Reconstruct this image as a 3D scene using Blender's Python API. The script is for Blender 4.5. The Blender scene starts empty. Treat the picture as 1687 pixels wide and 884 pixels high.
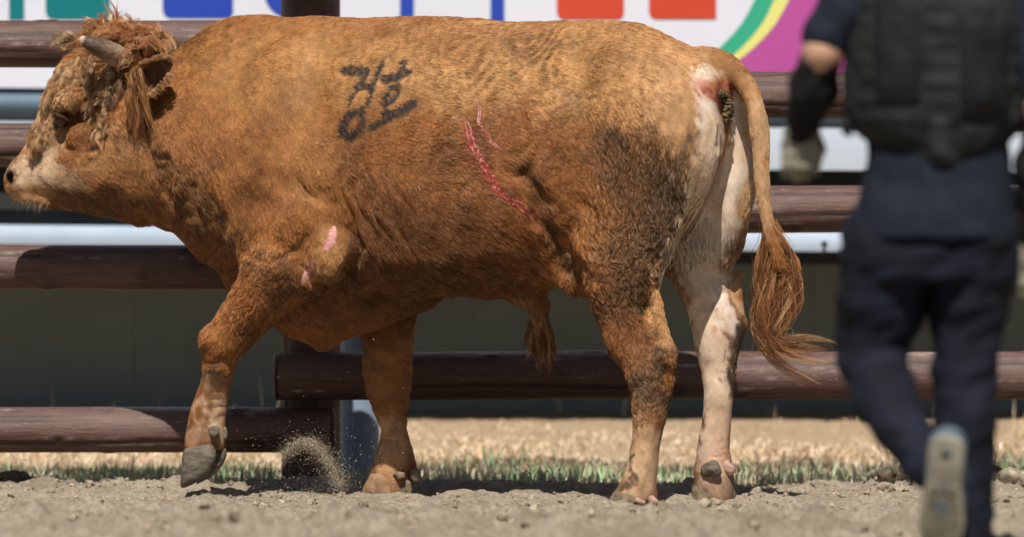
import bpy, bmesh, math, random
import numpy as np
import openvdb
from mathutils import Vector, Matrix, Euler, kdtree
from mathutils.bvhtree import BVHTree

random.seed(7)
RNG = np.random.default_rng(11)
scene = bpy.context.scene
col = scene.collection

# ------------------------------------------------------------------ camera
PHW, PHH = 1687.0, 884.0
FOC = 10695.0          # focal length in photo pixels: a long lens, about 228 mm
DIST = 20.0            # metres from the camera to the bull
CAMZ = 0.834
HOR = 374.0            # the horizon's row
cam_data = bpy.data.cameras.new("camera")
cam = bpy.data.objects.new("camera", cam_data)
col.objects.link(cam)
cam_data.sensor_width = 36.0
cam_data.lens = FOC / PHW * 36.0
cam.location = (0.0, -DIST, CAMZ)
cam.rotation_euler = (math.pi / 2 - math.atan((PHH / 2 - HOR) / FOC), 0, 0)
cam_data.clip_start = 0.5
cam_data.clip_end = 3000
cam_data.dof.use_dof = True
cam_data.dof.focus_distance = 19.85
cam_data.dof.aperture_fstop = 1.75
scene.camera = cam

# ------------------------------------------------------------------ light
SUN_EL, SUN_AZ = math.radians(55), math.radians(4)     # azimuth: to the left of straight behind the camera
world = bpy.data.worlds.new("World")
scene.world = world
world.use_nodes = True
wn = world.node_tree
bg = wn.nodes["Background"]
sky = wn.nodes.new("ShaderNodeTexSky")
sky.sky_type = 'NISHITA'
sky.sun_disc = False
sky.sun_elevation = SUN_EL
sky.sun_rotation = math.pi + SUN_AZ
sky.altitude = 100
wn.links.new(sky.outputs[0], bg.inputs[0])
bg.inputs[1].default_value = 0.05
sd = bpy.data.lights.new("sun", 'SUN')
sd.energy = 5.0
sd.angle = math.radians(0.53)
sd.color = (1.0, 0.945, 0.86)
sun = bpy.data.objects.new("sun", sd)
col.objects.link(sun)
tosun = Vector((-math.sin(SUN_AZ) * math.cos(SUN_EL), -math.cos(SUN_AZ) * math.cos(SUN_EL), math.sin(SUN_EL)))
sun.rotation_euler = tosun.to_track_quat('Z', 'Y').to_euler()
sun.location = (-4, -14, 20)
scene.view_settings.view_transform = 'Standard'
scene.view_settings.look = 'None'
scene.view_settings.exposure = 0.24
scene.view_settings.gamma = 1.0
scene.render.engine = 'CYCLES'
scene.cycles.max_bounces = 6
scene.cycles.transparent_max_bounces = 8

# ------------------------------------------------------------------ helpers
S = DIST / FOC         # metres per photo pixel at the bull

def W(px, py, y=0.0):
    """A point seen at photo pixel (px, py) whose depth is y metres behind the bull's middle."""
    d = (DIST + y) / FOC
    return Vector(((px - PHW / 2) * d, y, CAMZ + (HOR - py) * d))

def s2l(*rgb):
    out = []
    for c in rgb:
        c /= 255.0
        out.append(c / 12.92 if c <= 0.04045 else ((c + 0.055) / 1.055) ** 2.4)
    return tuple(out)

class Noise:
    def __init__(self, freq, seed, n=22):
        r = np.random.default_rng(seed)
        k = r.normal(size=(n, 3))
        k /= np.linalg.norm(k, axis=1)[:, None]
        self.k = (k * (freq * r.uniform(0.55, 1.5, n))[:, None] * 2 * np.pi).astype(np.float32)
        self.ph = r.uniform(0, 2 * np.pi, n).astype(np.float32)
        self.a = math.sqrt(2.0 / n)
    def __call__(self, p):
        out = np.zeros(len(p), np.float32)
        p = p.astype(np.float32)
        for i in range(len(self.k)):
            out += np.sin(p @ self.k[i] + self.ph[i])
        return out * self.a

def smoothstep(a, b, x):
    t = np.clip((x - a) / (b - a), 0, 1)
    return t * t * (3 - 2 * t)

def mesh_obj(name, verts, faces, mat=None, parent=None, smooth=True, kind=None, label=None):
    me = bpy.data.meshes.new(name)
    if isinstance(verts, np.ndarray):
        verts = verts.tolist()
    if isinstance(faces, np.ndarray):
        faces = faces.tolist()
    me.from_pydata(verts, [], faces)
    if smooth:
        me.polygons.foreach_set("use_smooth", [True] * len(me.polygons))
    me.update()
    o = bpy.data.objects.new(name, me)
    col.objects.link(o)
    if mat is not None:
        me.materials.append(mat)
    if parent is not None:
        o.parent = parent
        o.matrix_parent_inverse = parent.matrix_world.inverted() if False else Matrix.Translation(-parent.location)
    if kind:
        o["kind"] = kind
    if label:
        o["label"] = label
    return o

def empty(name, loc, label, cat, group=None):
    o = bpy.data.objects.new(name, None)
    o.empty_display_size = 0.1
    o.location = loc
    col.objects.link(o)
    o["label"] = label
    o["category"] = cat
    if group:
        o["group"] = group
    return o

def tag(o, label, cat, group=None):
    o["label"] = label
    o["category"] = cat
    if group:
        o["group"] = group

class MB:
    """Collects shapes and links them as one mesh object."""
    def __init__(self):
        self.v, self.f = [], []
    def add(self, verts, faces):
        b = len(self.v)
        self.v += [tuple(x) for x in verts]
        self.f += [tuple(i + b for i in fc) for fc in faces]
    def box(self, lo, hi, m=None):
        x0, y0, z0 = lo; x1, y1, z1 = hi
        vs = [(x0,y0,z0),(x1,y0,z0),(x1,y1,z0),(x0,y1,z0),(x0,y0,z1),(x1,y0,z1),(x1,y1,z1),(x0,y1,z1)]
        if m: vs = [m @ Vector(p) for p in vs]
        self.add(vs, [(0,3,2,1),(4,5,6,7),(0,1,5,4),(1,2,6,5),(2,3,7,6),(3,0,4,7)])
    def tube(self, pts, radii, n=12, ratio=1.0, up=None, cap=True, jitter=None):
        pts = [Vector(p) for p in pts]
        rings = []
        prevx = None
        for i, p in enumerate(pts):
            t = (pts[min(i+1, len(pts)-1)] - pts[max(i-1, 0)]).normalized()
            ref = Vector(up) if up is not None else (prevx if prevx is not None else (Vector((0,0,1)) if abs(t.z) < .9 else Vector((1,0,0))))
            y = t.cross(ref)
            if y.length < 1e-6: y = t.cross(Vector((0.3,1,0.2)))
            y.normalize(); x = y.cross(t).normalized(); prevx = x
            r = radii[i] if hasattr(radii, '__len__') else radii
            ring = []
            for k in range(n):
                a = 2*math.pi*k/n
                rr = r * (1 + (jitter(i, k) if jitter else 0))
                ring.append(p + x*math.cos(a)*rr + y*math.sin(a)*rr*ratio)
            rings.append(ring)
        vs = [q for r_ in rings for q in r_]
        fs = []
        for i in range(len(pts)-1):
            for k in range(n):
                a, b = i*n+k, i*n+(k+1) % n
                fs.append((a, a+n, b+n, b))
        if cap:
            fs.append(tuple(range(n)))
            fs.append(tuple(reversed(range((len(pts)-1)*n, len(pts)*n))))
        self.add(vs, fs)
    def build(self, name, mat=None, parent=None, **kw):
        return mesh_obj(name, self.v, self.f, mat, parent, **kw)

# ------------------------------------------------------------------ materials
class Mat:
    def __init__(self, name, base=(.5,.5,.5), rough=.8, spec=.3):
        self.m = bpy.data.materials.new(name)
        self.m.use_nodes = True
        self.nt = self.m.node_tree
        self.b = self.nt.nodes["Principled BSDF"]
        self.b.inputs["Base Color"].default_value = (*base, 1)
        self.b.inputs["Roughness"].default_value = rough
        self.b.inputs["Specular IOR Level"].default_value = spec
        self.last_h = None
    def node(self, t, **kw):
        n = self.nt.nodes.new(t)
        for k, v in kw.items(): setattr(n, k, v)
        return n
    def link(self, a, b): self.nt.links.new(a, b)
    def coords(self, scale=(1,1,1)):
        tc = self.node("ShaderNodeTexCoord"); mp = self.node("ShaderNodeMapping")
        mp.inputs["Scale"].default_value = scale
        self.link(tc.outputs["Object"], mp.inputs["Vector"])
        return mp.outputs[0]
    def noise(self, scale, detail=5, rough=.6, vec=None, dist=0):
        n = self.node("ShaderNodeTexNoise")
        n.inputs["Scale"].default_value = scale; n.inputs["Detail"].default_value = detail
        n.inputs["Roughness"].default_value = rough; n.inputs["Distortion"].default_value = dist
        if vec is None: vec = self.coords()
        self.link(vec, n.inputs["Vector"])
        return n.outputs["Fac"]
    def ramp(self, fac, stops):
        r = self.node("ShaderNodeValToRGB")
        el = r.color_ramp.elements
        while len(el) < len(stops): el.new(.5)
        for e, (p, c) in zip(el, stops):
            e.position = p; e.color = (*c, 1) if len(c) == 3 else c
        self.link(fac, r.inputs[0])
        return r.outputs[0]
    def mix(self, fac, a, b, blend='MIX'):
        n = self.node("ShaderNodeMix", data_type='RGBA', blend_type=blend)
        for val, idx in ((fac, 0), (a, 6), (b, 7)):
            if isinstance(val, (int, float)): n.inputs[idx].default_value = val
            elif isinstance(val, tuple): n.inputs[idx].default_value = (*val, 1) if len(val) == 3 else val
            else: self.link(val, n.inputs[idx])
        return n.outputs[2]
    def color(self, c):
        if isinstance(c, tuple): self.b.inputs["Base Color"].default_value = (*c, 1)
        else: self.link(c, self.b.inputs["Base Color"])
    def bump(self, h, strength=.5, dist=.01):
        n = self.node("ShaderNodeBump")
        n.inputs["Strength"].default_value = strength; n.inputs["Distance"].default_value = dist
        self.link(h, n.inputs["Height"])
        if self.last_h is not None: self.link(self.last_h, n.inputs["Normal"])
        self.last_h = n.outputs[0]
        self.link(n.outputs[0], self.b.inputs["Normal"])
    def rough(self, v):
        if isinstance(v, (int, float)): self.b.inputs["Roughness"].default_value = v
        else: self.link(v, self.b.inputs["Roughness"])

def noisy(name, c1, c2, scale=20, rough=.8, spec=.3, bump=.3, bscale=None, dist=.004, detail=6):
    M = Mat(name, c1, rough, spec)
    f = M.noise(scale, detail)
    M.color(M.ramp(f, [(.35, c1), (.65, c2)]))
    if bump: M.bump(M.noise(bscale or scale*3, detail), bump, dist)
    return M.m

def attr_mat(name, attr, rough=.6, spec=.25, bump=0, bscale=200):
    M = Mat(name, (.5,.5,.5), rough, spec)
    a = M.node("ShaderNodeAttribute"); a.attribute_name = attr
    M.color(a.outputs["Color"])
    if bump: M.bump(M.noise(bscale, 4), bump, .002)
    return M.m

# ------------------------------------------------------------------ distance field modelling
class Field:
    """Smoothly joined solids in a voxel grid, turned into one closed surface."""
    def __init__(self, lo, hi, h):
        self.h = h; self.lo = np.array(lo, np.float32)
        n = np.ceil((np.array(hi) - self.lo) / h).astype(int) + 1
        self.ax = [self.lo[i] + h*np.arange(n[i], dtype=np.float32) for i in range(3)]
        self.n = n
        self.F = np.full(tuple(n), 0.2, np.float32)
    def sl(self, lo, hi):
        out = []
        for i in range(3):
            a = int(np.floor((lo[i]-self.lo[i])/self.h)); b = int(np.ceil((hi[i]-self.lo[i])/self.h))+1
            out.append(slice(max(a, 0), min(max(b, 0), self.n[i])))
        return tuple(out)
    def grid(self, s):
        return (self.ax[0][s[0]][:,None,None], self.ax[1][s[1]][None,:,None], self.ax[2][s[2]][None,None,:])
    def join(self, s, d, k, sub=False):
        a = self.F[s]
        if sub:
            d = -d
            hh = np.maximum(k - np.abs(a-d), 0)/k
            self.F[s] = np.maximum(a, d) + hh*hh*k*.25
        else:
            hh = np.maximum(k - np.abs(a-d), 0)/k
            self.F[s] = np.minimum(a, d) - hh*hh*k*.25
    def ell(self, c, r, k=.03, R=None, sub=False):
        c = np.array(c); m = max(r) + k + .02
        s = self.sl(c-m, c+m)
        X, Y, Z = self.grid(s)
        x, y, z = X-c[0], Y-c[1], Z-c[2]
        if R is not None:
            R = np.array(R)   # columns: the ellipsoid's own axes
            x, y, z = (x*R[0,i]+y*R[1,i]+z*R[2,i] for i in range(3))
        k0 = np.sqrt((x/r[0])**2+(y/r[1])**2+(z/r[2])**2)
        k1 = np.sqrt((x/r[0]**2)**2+(y/r[1]**2)**2+(z/r[2]**2)**2)+1e-6
        self.join(s, k0*(k0-1)/k1, k, sub)
    def cap(self, a, b, ra, rb, k=.02, squash=None, sub=False):
        """A tapered rod; squash = (direction, factor) flattens it along a direction."""
        a = np.array(a, np.float32); b = np.array(b, np.float32)
        m = max(ra, rb) + k + .02
        if squash: m *= max(1, squash[1])
        s = self.sl(np.minimum(a,b)-m, np.maximum(a,b)+m)
        X, Y, Z = self.grid(s)
        x, y, z = X-a[0], Y-a[1], Z-a[2]
        ab = b-a
        t = np.clip((x*ab[0]+y*ab[1]+z*ab[2])/(ab@ab+1e-12), 0, 1)
        x = x-t*ab[0]; y = y-t*ab[1]; z = z-t*ab[2]
        if squash:
            u = np.array(squash[0], np.float32); u /= np.linalg.norm(u)
            q = (x*u[0]+y*u[1]+z*u[2]); g = q*(1/squash[1]-1)
            x = x+g*u[0]; y = y+g*u[1]; z = z+g*u[2]
        d = np.sqrt(x*x+y*y+z*z) - (ra+(rb-ra)*t)
        if squash and squash[1] < 1: d = d*squash[1]
        self.join(s, d, k, sub)
    def chain(self, pts, rad, k=.02, squash=None):
        for i in range(len(pts)-1):
            self.cap(pts[i], pts[i+1], rad[i], rad[i+1], k, squash)
    def column(self, z, x0, x1, yc, yh, k=.03):
        """A limb given by its front and back outline, depth and half thickness at falling heights z."""
        o = np.argsort(z); z = np.array(z)[o]; x0 = np.array(x0)[o]; x1 = np.array(x1)[o]; yc = np.array(yc)[o]; yh = np.array(yh)[o]
        s = self.sl((x0.min()-.08, (yc-yh).min()-.08, z[0]-.06), (x1.max()+.08, (yc+yh).max()+.08, z[-1]+.06))
        X, Y, Z = self.grid(s)
        zz = np.clip(Z, z[0], z[-1])
        cx = np.interp(zz, z, (x0+x1)/2); a = np.interp(zz, z, (x1-x0)/2); cy = np.interp(zz, z, yc); b = np.interp(zz, z, yh)
        # slope of the limb's own axis makes the flat distance too large: divide it out
        dz = 1e-2
        sl_ = (np.interp(zz+dz, z, (x0+x1)/2)-np.interp(zz-dz, z, (x0+x1)/2))/(2*dz)
        q = np.sqrt(((X-cx)/a)**2+((Y-cy)/b)**2)
        d = (q-1)*np.minimum(a, b)/np.sqrt(1+sl_*sl_)
        over = np.abs(Z-zz)
        d = np.where(over > 0, np.sqrt(np.maximum(d, 0)**2+over**2)+np.minimum(d, 0)*0, d)
        self.join(s, d.astype(np.float32), k)
    def surface(self, iso=0.0):
        g = openvdb.FloatGrid(0.05)
        g.copyFromArray(np.clip(self.F-iso, -.05, .05))
        p, q = g.convertToQuads(0.0)
        v = np.asarray(p, np.float32)*self.h+self.lo
        q = np.asarray(q, np.int64)
        # make the faces look outwards
        a, b, c = v[q[:,0]], v[q[:,1]], v[q[:,2]]; d = v[q[:,3]]
        vol = np.einsum('ij,ij->i', a, np.cross(b, c)).sum()+np.einsum('ij,ij->i', a, np.cross(c, d)).sum()
        if vol < 0: q = q[:, ::-1]
        return v, q

def keep_largest(v, q):
    lab = np.arange(len(v))
    e = np.concatenate([q[:,[0,1]], q[:,[1,2]], q[:,[2,3]], q[:,[3,0]]])
    while True:
        m = np.minimum(lab[e[:,0]], lab[e[:,1]])
        new = lab.copy()
        np.minimum.at(new, e[:,0], m); np.minimum.at(new, e[:,1], m)
        new = new[new]
        if (new == lab).all(): break
        lab = new
    ids, cnt = np.unique(lab, return_counts=True)
    ok = lab == ids[cnt.argmax()]
    idx = np.cumsum(ok)-1
    return v[ok], idx[q[ok[q[:,0]]]]

def vnormals(v, q):
    n = np.zeros_like(v)
    fn = np.cross(v[q[:,2]]-v[q[:,0]], v[q[:,3]]-v[q[:,1]])
    for i in range(4): np.add.at(n, q[:,i], fn)
    return n/(np.linalg.norm(n, axis=1)[:,None]+1e-12)

def relax(v, q, it=2, f=.5):
    for _ in range(it):
        acc = np.zeros_like(v); cnt = np.zeros(len(v), np.float32)
        for i in range(4):
            a, b = q[:,i], q[:,(i+1) % 4]
            np.add.at(acc, a, v[b]); np.add.at(acc, b, v[a])
            np.add.at(cnt, a, 1); np.add.at(cnt, b, 1)
        v = v*(1-f)+f*acc/np.maximum(cnt, 1)[:,None]
    return v

def to_px(p):
    d = (DIST+p[:,1])/FOC
    return p[:,0]/d+PHW/2, HOR-(p[:,2]-CAMZ)/d

def seg_dist(px, py, pts):
    """Distance in pixels to a polyline, and how far along it (0..n-1)."""
    best = np.full(px.shape, 1e9, np.float32); at = np.zeros(px.shape, np.float32)
    for i in range(len(pts)-1):
        ax, ay = pts[i][:2]; bx, by = pts[i+1][:2]
        dx, dy = bx-ax, by-ay
        t = np.clip(((px-ax)*dx+(py-ay)*dy)/(dx*dx+dy*dy+1e-9), 0, 1)
        d = np.hypot(px-ax-t*dx, py-ay-t*dy)
        m = d < best
        best[m] = d[m]; at[m] = i+t[m]
    return best, at

def hair(name, P, rad, C, mat, parent):
    """P: strands x points x 3, rad: strands x points, C: strands x 3"""
    n, k = P.shape[:2]
    cd = bpy.data.hair_curves.new(name)
    cd.add_curves([k]*n)
    cd.attributes["position"].data.foreach_set("vector", P.astype(np.float32).ravel())
    r = cd.attributes.get("radius") or cd.attributes.new("radius", 'FLOAT', 'POINT')
    r.data.foreach_set("value", rad.astype(np.float32).ravel())
    a = cd.attributes.new("hcol", 'FLOAT_COLOR', 'CURVE')
    a.data.foreach_set("color", np.concatenate([C, np.ones((n,1))], 1).astype(np.float32).ravel())
    cd.materials.append(mat)
    o = bpy.data.objects.new(name, cd)
    col.objects.link(o)
    o.parent = parent
    o.matrix_parent_inverse = Matrix.Translation(-parent.location)
    o["kind"] = "stuff"
    return o
# ================================================================== THE BULL
A = math.radians(18.0)                 # the bull walks left and a little away from us
SA, CA = math.sin(A), math.cos(A)
BX0 = (700-PHW/2)*S

def Pl(px, py, v=0.0):
    """Point of the bull seen at (px, py), v photo-pixels to the far side of its middle plane."""
    vm = v*S; Y = 0.0
    for _ in range(4):
        X = (px-PHW/2)*(DIST+Y)/FOC
        u = (X-BX0-vm*SA)/CA
        Y = -u*SA+vm*CA
    return W(px, py, Y)

def pl(px, py, v=0.0): return np.array(Pl(px, py, v), np.float32)
AXU = np.array((CA, -SA, 0)); AXV = np.array((SA, CA, 0)); AXZ = np.array((0, 0, 1.0))
def rotR(deg):
    """Axes along the body, across it, up; turned by deg in the side view (clockwise in the photo)."""
    t = math.radians(-deg); c, s = math.cos(t), math.sin(t)
    return np.stack([AXU*c+AXZ*s, AXV, -AXU*s+AXZ*c], 1)

bull = empty("bull", W(760, 822, -0.05), "ginger brown bull with black brushed writing on its side, walking past the log fence", "bull")

Fd = Field((-1.60, -0.72, -0.02), (0.86, 0.74, 1.56), 0.0075)

# ---- trunk: top line, under line, half width along the body
ST = np.array([  # px, top, bottom, half width
 (236,150,330,40),(250,125,352,70),(270,104,372,86),(290,86,384,100),(310,68,400,110),(330,53,425,122),(350,41,440,133),(370,32,450,141),(385,27,458,146),
 (410,23.5,470,153),(440,24,484,158),(480,28,492,162),(530,28,496,167),(600,28,494,178),(650,30,491,186),(700,28,488,191),(740,28,488,193),(800,32,492,191),
 (850,36,488,187),(900,37,478,184),(950,36,464,182),(1000,35,445,181),(1035,36,432,178),(1055,40,424,174),(1075,48,415,168),(1100,61,405,158),(1125,73,385,142),(1150,82,360,122),
 (1170,90,330,100),(1185,98,300,76),(1196,112,262,50),(1204,135,225,24)], np.float32)
uu = np.array([(W(p, 300, 0).x-BX0)/CA for p in ST[:,0]])
for _ in range(3):   # depth changes the scale a little
    uu = np.array([((p-PHW/2)*(DIST-u*SA)/FOC-BX0)/CA for p, u in zip(ST[:,0], uu)])
zt = np.array([W(p, t, -u*SA).z for p, t, u in zip(ST[:,0], ST[:,1], uu)])
zb = np.array([W(p, b, -u*SA).z for p, b, u in zip(ST[:,0], ST[:,2], uu)])
hw = ST[:,3]*S
s = Fd.sl(Fd.lo, [a[-1] for a in Fd.ax])
X, Y, Z = Fd.grid(s)
U = ((X-BX0)*CA-Y*SA)[:,:,0]; V = ((X-BX0)*SA+Y*CA)[:,:,0]
def smooth_interp(x, xp, fp):
    t = np.linspace(xp[0], xp[-1], 500); y = np.interp(t, xp, fp)
    kk = np.hanning(17); kk /= kk.sum()
    y2 = np.convolve(np.pad(y, 8, mode='edge'), kk, 'valid')
    return np.interp(x, t, y2)
top = smooth_interp(U, uu, zt); bot = smooth_interp(U, uu, zb); wid = smooth_interp(U, uu, hw)
zc = ((top+bot)/2)[:,:,None]; zh = ((top-bot)/2)[:,:,None]
q = (Z-zc)/zh
up = np.clip(q, 0, 1); dn = np.clip(-q, 0, 1)
sh = np.exp(-((U-uu[10])/.45)**2)[:,:,None]       # the withers are narrow, the chest deep
ve = np.abs(V)[:,:,None]/wid[:,:,None]*(1+(.16+.30*sh)*up*up+.12*dn*dn)
n_ = 2.25
rr = (np.abs(q)**n_+ve**n_)**(1/n_)
over = np.maximum(np.maximum(uu[0]-U, U-uu[-1]), 0)[:,:,None]
d = (rr-1)*np.minimum(zh, wid[:,:,None])*.92
d = np.where(over > 0, np.maximum(d, 0)+over+.002, d)
Fd.F[s] = np.minimum(Fd.F[s], d.astype(np.float32))
del X, Y, Z, q, up, dn, ve, rr, d, zc, zh

def E(px, py, v, rx, ry, rv, k=.03, deg=0, sub=False):
    Fd.ell(pl(px, py, v), (rx*S, rv*S, ry*S), k, rotR(deg), sub)
def C(a, b, ra, rb, k=.02, sq=None, sub=False):
    Fd.cap(pl(*a), pl(*b), ra*S, rb*S, k, (AXV, sq) if sq else None, sub)

# ---- shoulder, barrel, rump (near side, then the same on the far side)
for sg in (-1, 1):
    o = 0 if sg < 0 else 1
    def sx(px, v): return px+o*2*v*SA      # the far side's place in the photo
    def B(px, py, v, rx, ry, rv, k=.04, deg=0): E(sx(px, v), py, sg*v, rx, ry, rv, k, deg)
    B(440, 235, 88, 92, 165, 78, .05, 14)       # shoulder blade
    B(505, 360, 112, 78, 84, 62, .03, 0)        # back of the upper arm
    B(430, 370, 104, 62, 72, 52, .03, 0)        # point of the shoulder
    B(345, 270, 62, 85, 120, 62, .05, -25)      # neck muscle
    B(770, 310, 110, 190, 150, 90, .06)         # barrel
    B(690, 400, 78, 150, 84, 92, .05)
    B(1012, 118, 118, 40, 36, 42, .06)          # hook bone
    B(1062, 215, 104, 104, 120, 78, .05, 8)     # haunch
    B(1030, 320, 108, 100, 130, 66, .04, 4)     # thigh
    B(1126, 235, 70, 58, 112, 62, .03, 4)       # buttock
    B(936, 410, 92, 48, 84, 34, .06, -28)       # flank fold into the stifle
    B(1146, 140, 58, 36, 34, 32, .04, 20)       # pin bone
# far buttock and inner thigh as seen between the legs
E(1208, 265, 66, 36, 138, 50, .025, 0)
E(1172, 372, 88, 58, 86, 52, .03, 4)
# near upper leg
E(468, 440, -112, 84, 50, 54, .025, 20)
E(1026, 438, -112, 60, 78, 52, .03, -4)
E(541, 418, -150, 36, 50, 26, .03, 0)      # elbow
# the cleft between the thighs and the hollow of the flank
E(1186, 372, -2, 46, 128, 20, .03, 6, True)
for q0, q1 in (((866,285),(888,330)),((888,330),(908,380)),((908,380),(930,428))):
    C((q0[0],q0[1],-201), (q1[0],q1[1],-197), 10 if q0[1] < 300 else 16, 16, .04, None, True)
# brisket
C((420,455,10), (500,520,14), 54, 30, .04, .8)
C((500,520,14), (531,556,16), 34, 17, .03, .62)
C((531,556,16), (590,515,14), 17, 30, .03, .62)
C((590,515,14), (680,470,10), 30, 44, .04, .9)
C((500,490,10), (620,480,8), 60, 50, .05, 1.1)
# prepuce
C((868,474,0), (885,500,0), 34, 21, .03)
C((885,500,0), (889,540,0), 20, 11, .02)
# ---- legs: rows are (photo row, front, back, half thickness)
def leg(rows, v0, v1, k=.025):
    rows = np.array(rows, float); n = len(rows)
    z, x0, x1, yc, yh = [], [], [], [], []
    for i, (py, f, b, t) in enumerate(rows):
        v = v0+(v1-v0)*i/(n-1)
        c = Pl((f+b)/2, py, v); dd = (DIST+c.y)/FOC
        z.append(c.z); x0.append((f-PHW/2)*dd); x1.append((b-PHW/2)*dd); yc.append(c.y); yh.append(t*S)
    Fd.column(z, x0, x1, yc, yh, k)
leg([(360,440,530,36),(428,404,556,56),(448,392,556,55),(470,381,536,52),(492,369,506,49),(512,356,480,46),(530,344,460,43),(548,334,440,41),(566,329,420,40),(582,329,402,39),
     (598,331,391,35),(614,332,385,31),(632,328,381,28),(650,322,378,26),(668,316,375,25),(690,310,373,27),(706,308,373,30),(722,306,374,31),(740,304,373,29)], -112, -104)
leg([(420,610,690,34),(470,590,700,54),(492,592,688,52),(520,594,686,49),(547,595,682,45),(575,596,680,42),(600,597,679,41),(625,598.5,678,40),(645,602,677,37),(666,609,674,33),(686,619,671,28),
     (705,626,672,26),(722,626,676,26),(738,623,681,28),(752,620,684,30),(768,617,686,31),(785,610,684,33),(800,604,680,34),(812,602,678,34)], 104, 100)
leg([(300,985,1095,36),(350,960,1118,48),(400,946,1116,58),(430,950,1104,58),(452,958,1089,55),(475,964,1080,51),(500,971,1079,46),(522,981,1084,42),(545,990,1094,37),(565,997,1103,34),(580,1004,1110,34),(597,1016,1113,35),
     (614,1029,1112,35),(632,1034,1110,33),(650,1038,1107,30),(675,1041,1101,27),(700,1042,1095,25),(725,1040,1090,25),(748,1037,1086,26),(770,1031,1084.5,28),
     (790,1023,1083.5,31),(808,1013,1083.5,34),(826,1004,1084,36)], -112, -104)
leg([(300,1130,1215,26),(350,1112,1222,36),(395,1092,1224,42),(425,1096,1206,44),(452,1101,1203,43),(478,1114,1206,42),(500,1128,1213,40),(518,1134,1223,38),(536,1139,1230,37),(552,1143,1228,36),(572,1147,1221,34),
     (595,1152,1216,32),(617,1156,1213,30),(646,1160,1210,27),(668,1160,1207,25),(690,1157,1204.5,24),(715,1151,1202,25),(738,1147,1201,27),(758,1144,1204,29),(780,1141,1207,32),
     (800,1140,1208,34),(826,1141,1209,34)], 104, 100)
# cords and joints that the outline alone does not give
C((1212,452,118), (1216,530,118), 11, 10, .012)     # far Achilles cord
E(1216, 534, 112, 15, 17, 18, .012)                 # far hock
C((1072,470,-112), (1098,575,-112), 10, 12, .012)
E(1092, 588, -116, 19, 24, 22, .015)                # near hock
E(1055, 612, -112, 24, 22, 33, .02)
E(352, 560, -118, 24, 26, 34, .02)                  # near knee
# ---- tail
tl = [(1150,98,6),(1186,104,4),(1210,121,0),(1230,143,-6),(1243,168,-10),(1251,205,-12),(1254,255,-14),(1257,315,-14),(1264,362,-14),(1274,398,-16),(1284,436,-16)]
tr = [20,21,19.5,17.5,16,15,13,11.5,10,8.5,7]
tq = np.linspace(0, len(tl)-1, 60)
tp = np.stack([np.interp(tq, np.arange(len(tl)), [p[i] for p in tl]) for i in range(3)], 1); tr2 = np.interp(tq, np.arange(len(tl)), tr)
for _ in range(8): tp[1:-1] = .25*tp[:-2]+.5*tp[1:-1]+.25*tp[2:]; tr2[1:-1] = .25*tr2[:-2]+.5*tr2[1:-1]+.25*tr2[2:]
for i in range(59): Fd.cap(pl(*tp[i]), pl(*tp[i+1]), tr2[i]*S, tr2[i+1]*S, .012 if i < 14 else .0008)
# ---- head
C((48,296,0), (150,276,0), 33, 66, .03, 1.05)         # muzzle
E(31, 298, 0, 21, 33, 40, .02, 8)                     # nose
C((92,228,0), (140,132,0), 36, 48, .03, 1.25)         # forehead
C((92,228,0), (52,272,0), 34, 26, .03, 1.15)          # bridge of the nose
E(186, 268, 0, 92, 84, 78, .03, -10)                  # cheeks
C((78,326,0), (225,326,0), 17, 42, .02, 1.2)          # lower jaw
C((42,322,0), (84,330,0), 13, 17, .01, 1.7)           # lips and chin
E(196, 108, 0, 62, 56, 76, .04, 0)                    # poll
E(242, 230, 0, 86, 138, 92, .06, -10)                 # neck behind the cheek
E(118, 163, -60, 34, 22, 20, .015, -30)               # brow
E(136, 222, -58, 30, 20, 18, .015, -18)               # below the eye
E(102, 198, -70, 22, 10, 16, .012, -35, True)         # the eye's hollow
E(16, 295, -30, 7, 12, 18, .006, 10, True)            # nostril
E(16.5, 296, 26, 7, 12, 18, .006, 10, True)
C((12,330,-60), (84,322,-66), 3.0, 2.5, .006, None, True)   # mouth
# anus
E(1184, 158, -14, 17, 20, 22, .012, 0)
E(1192, 164, -26, 8, 12, 12, .01, 0, True)

bv, bq = Fd.surface()
bv, bq = keep_largest(bv, bq)
bv = relax(bv, bq, 1, .4)
bn = vnormals(bv, bq)

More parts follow.
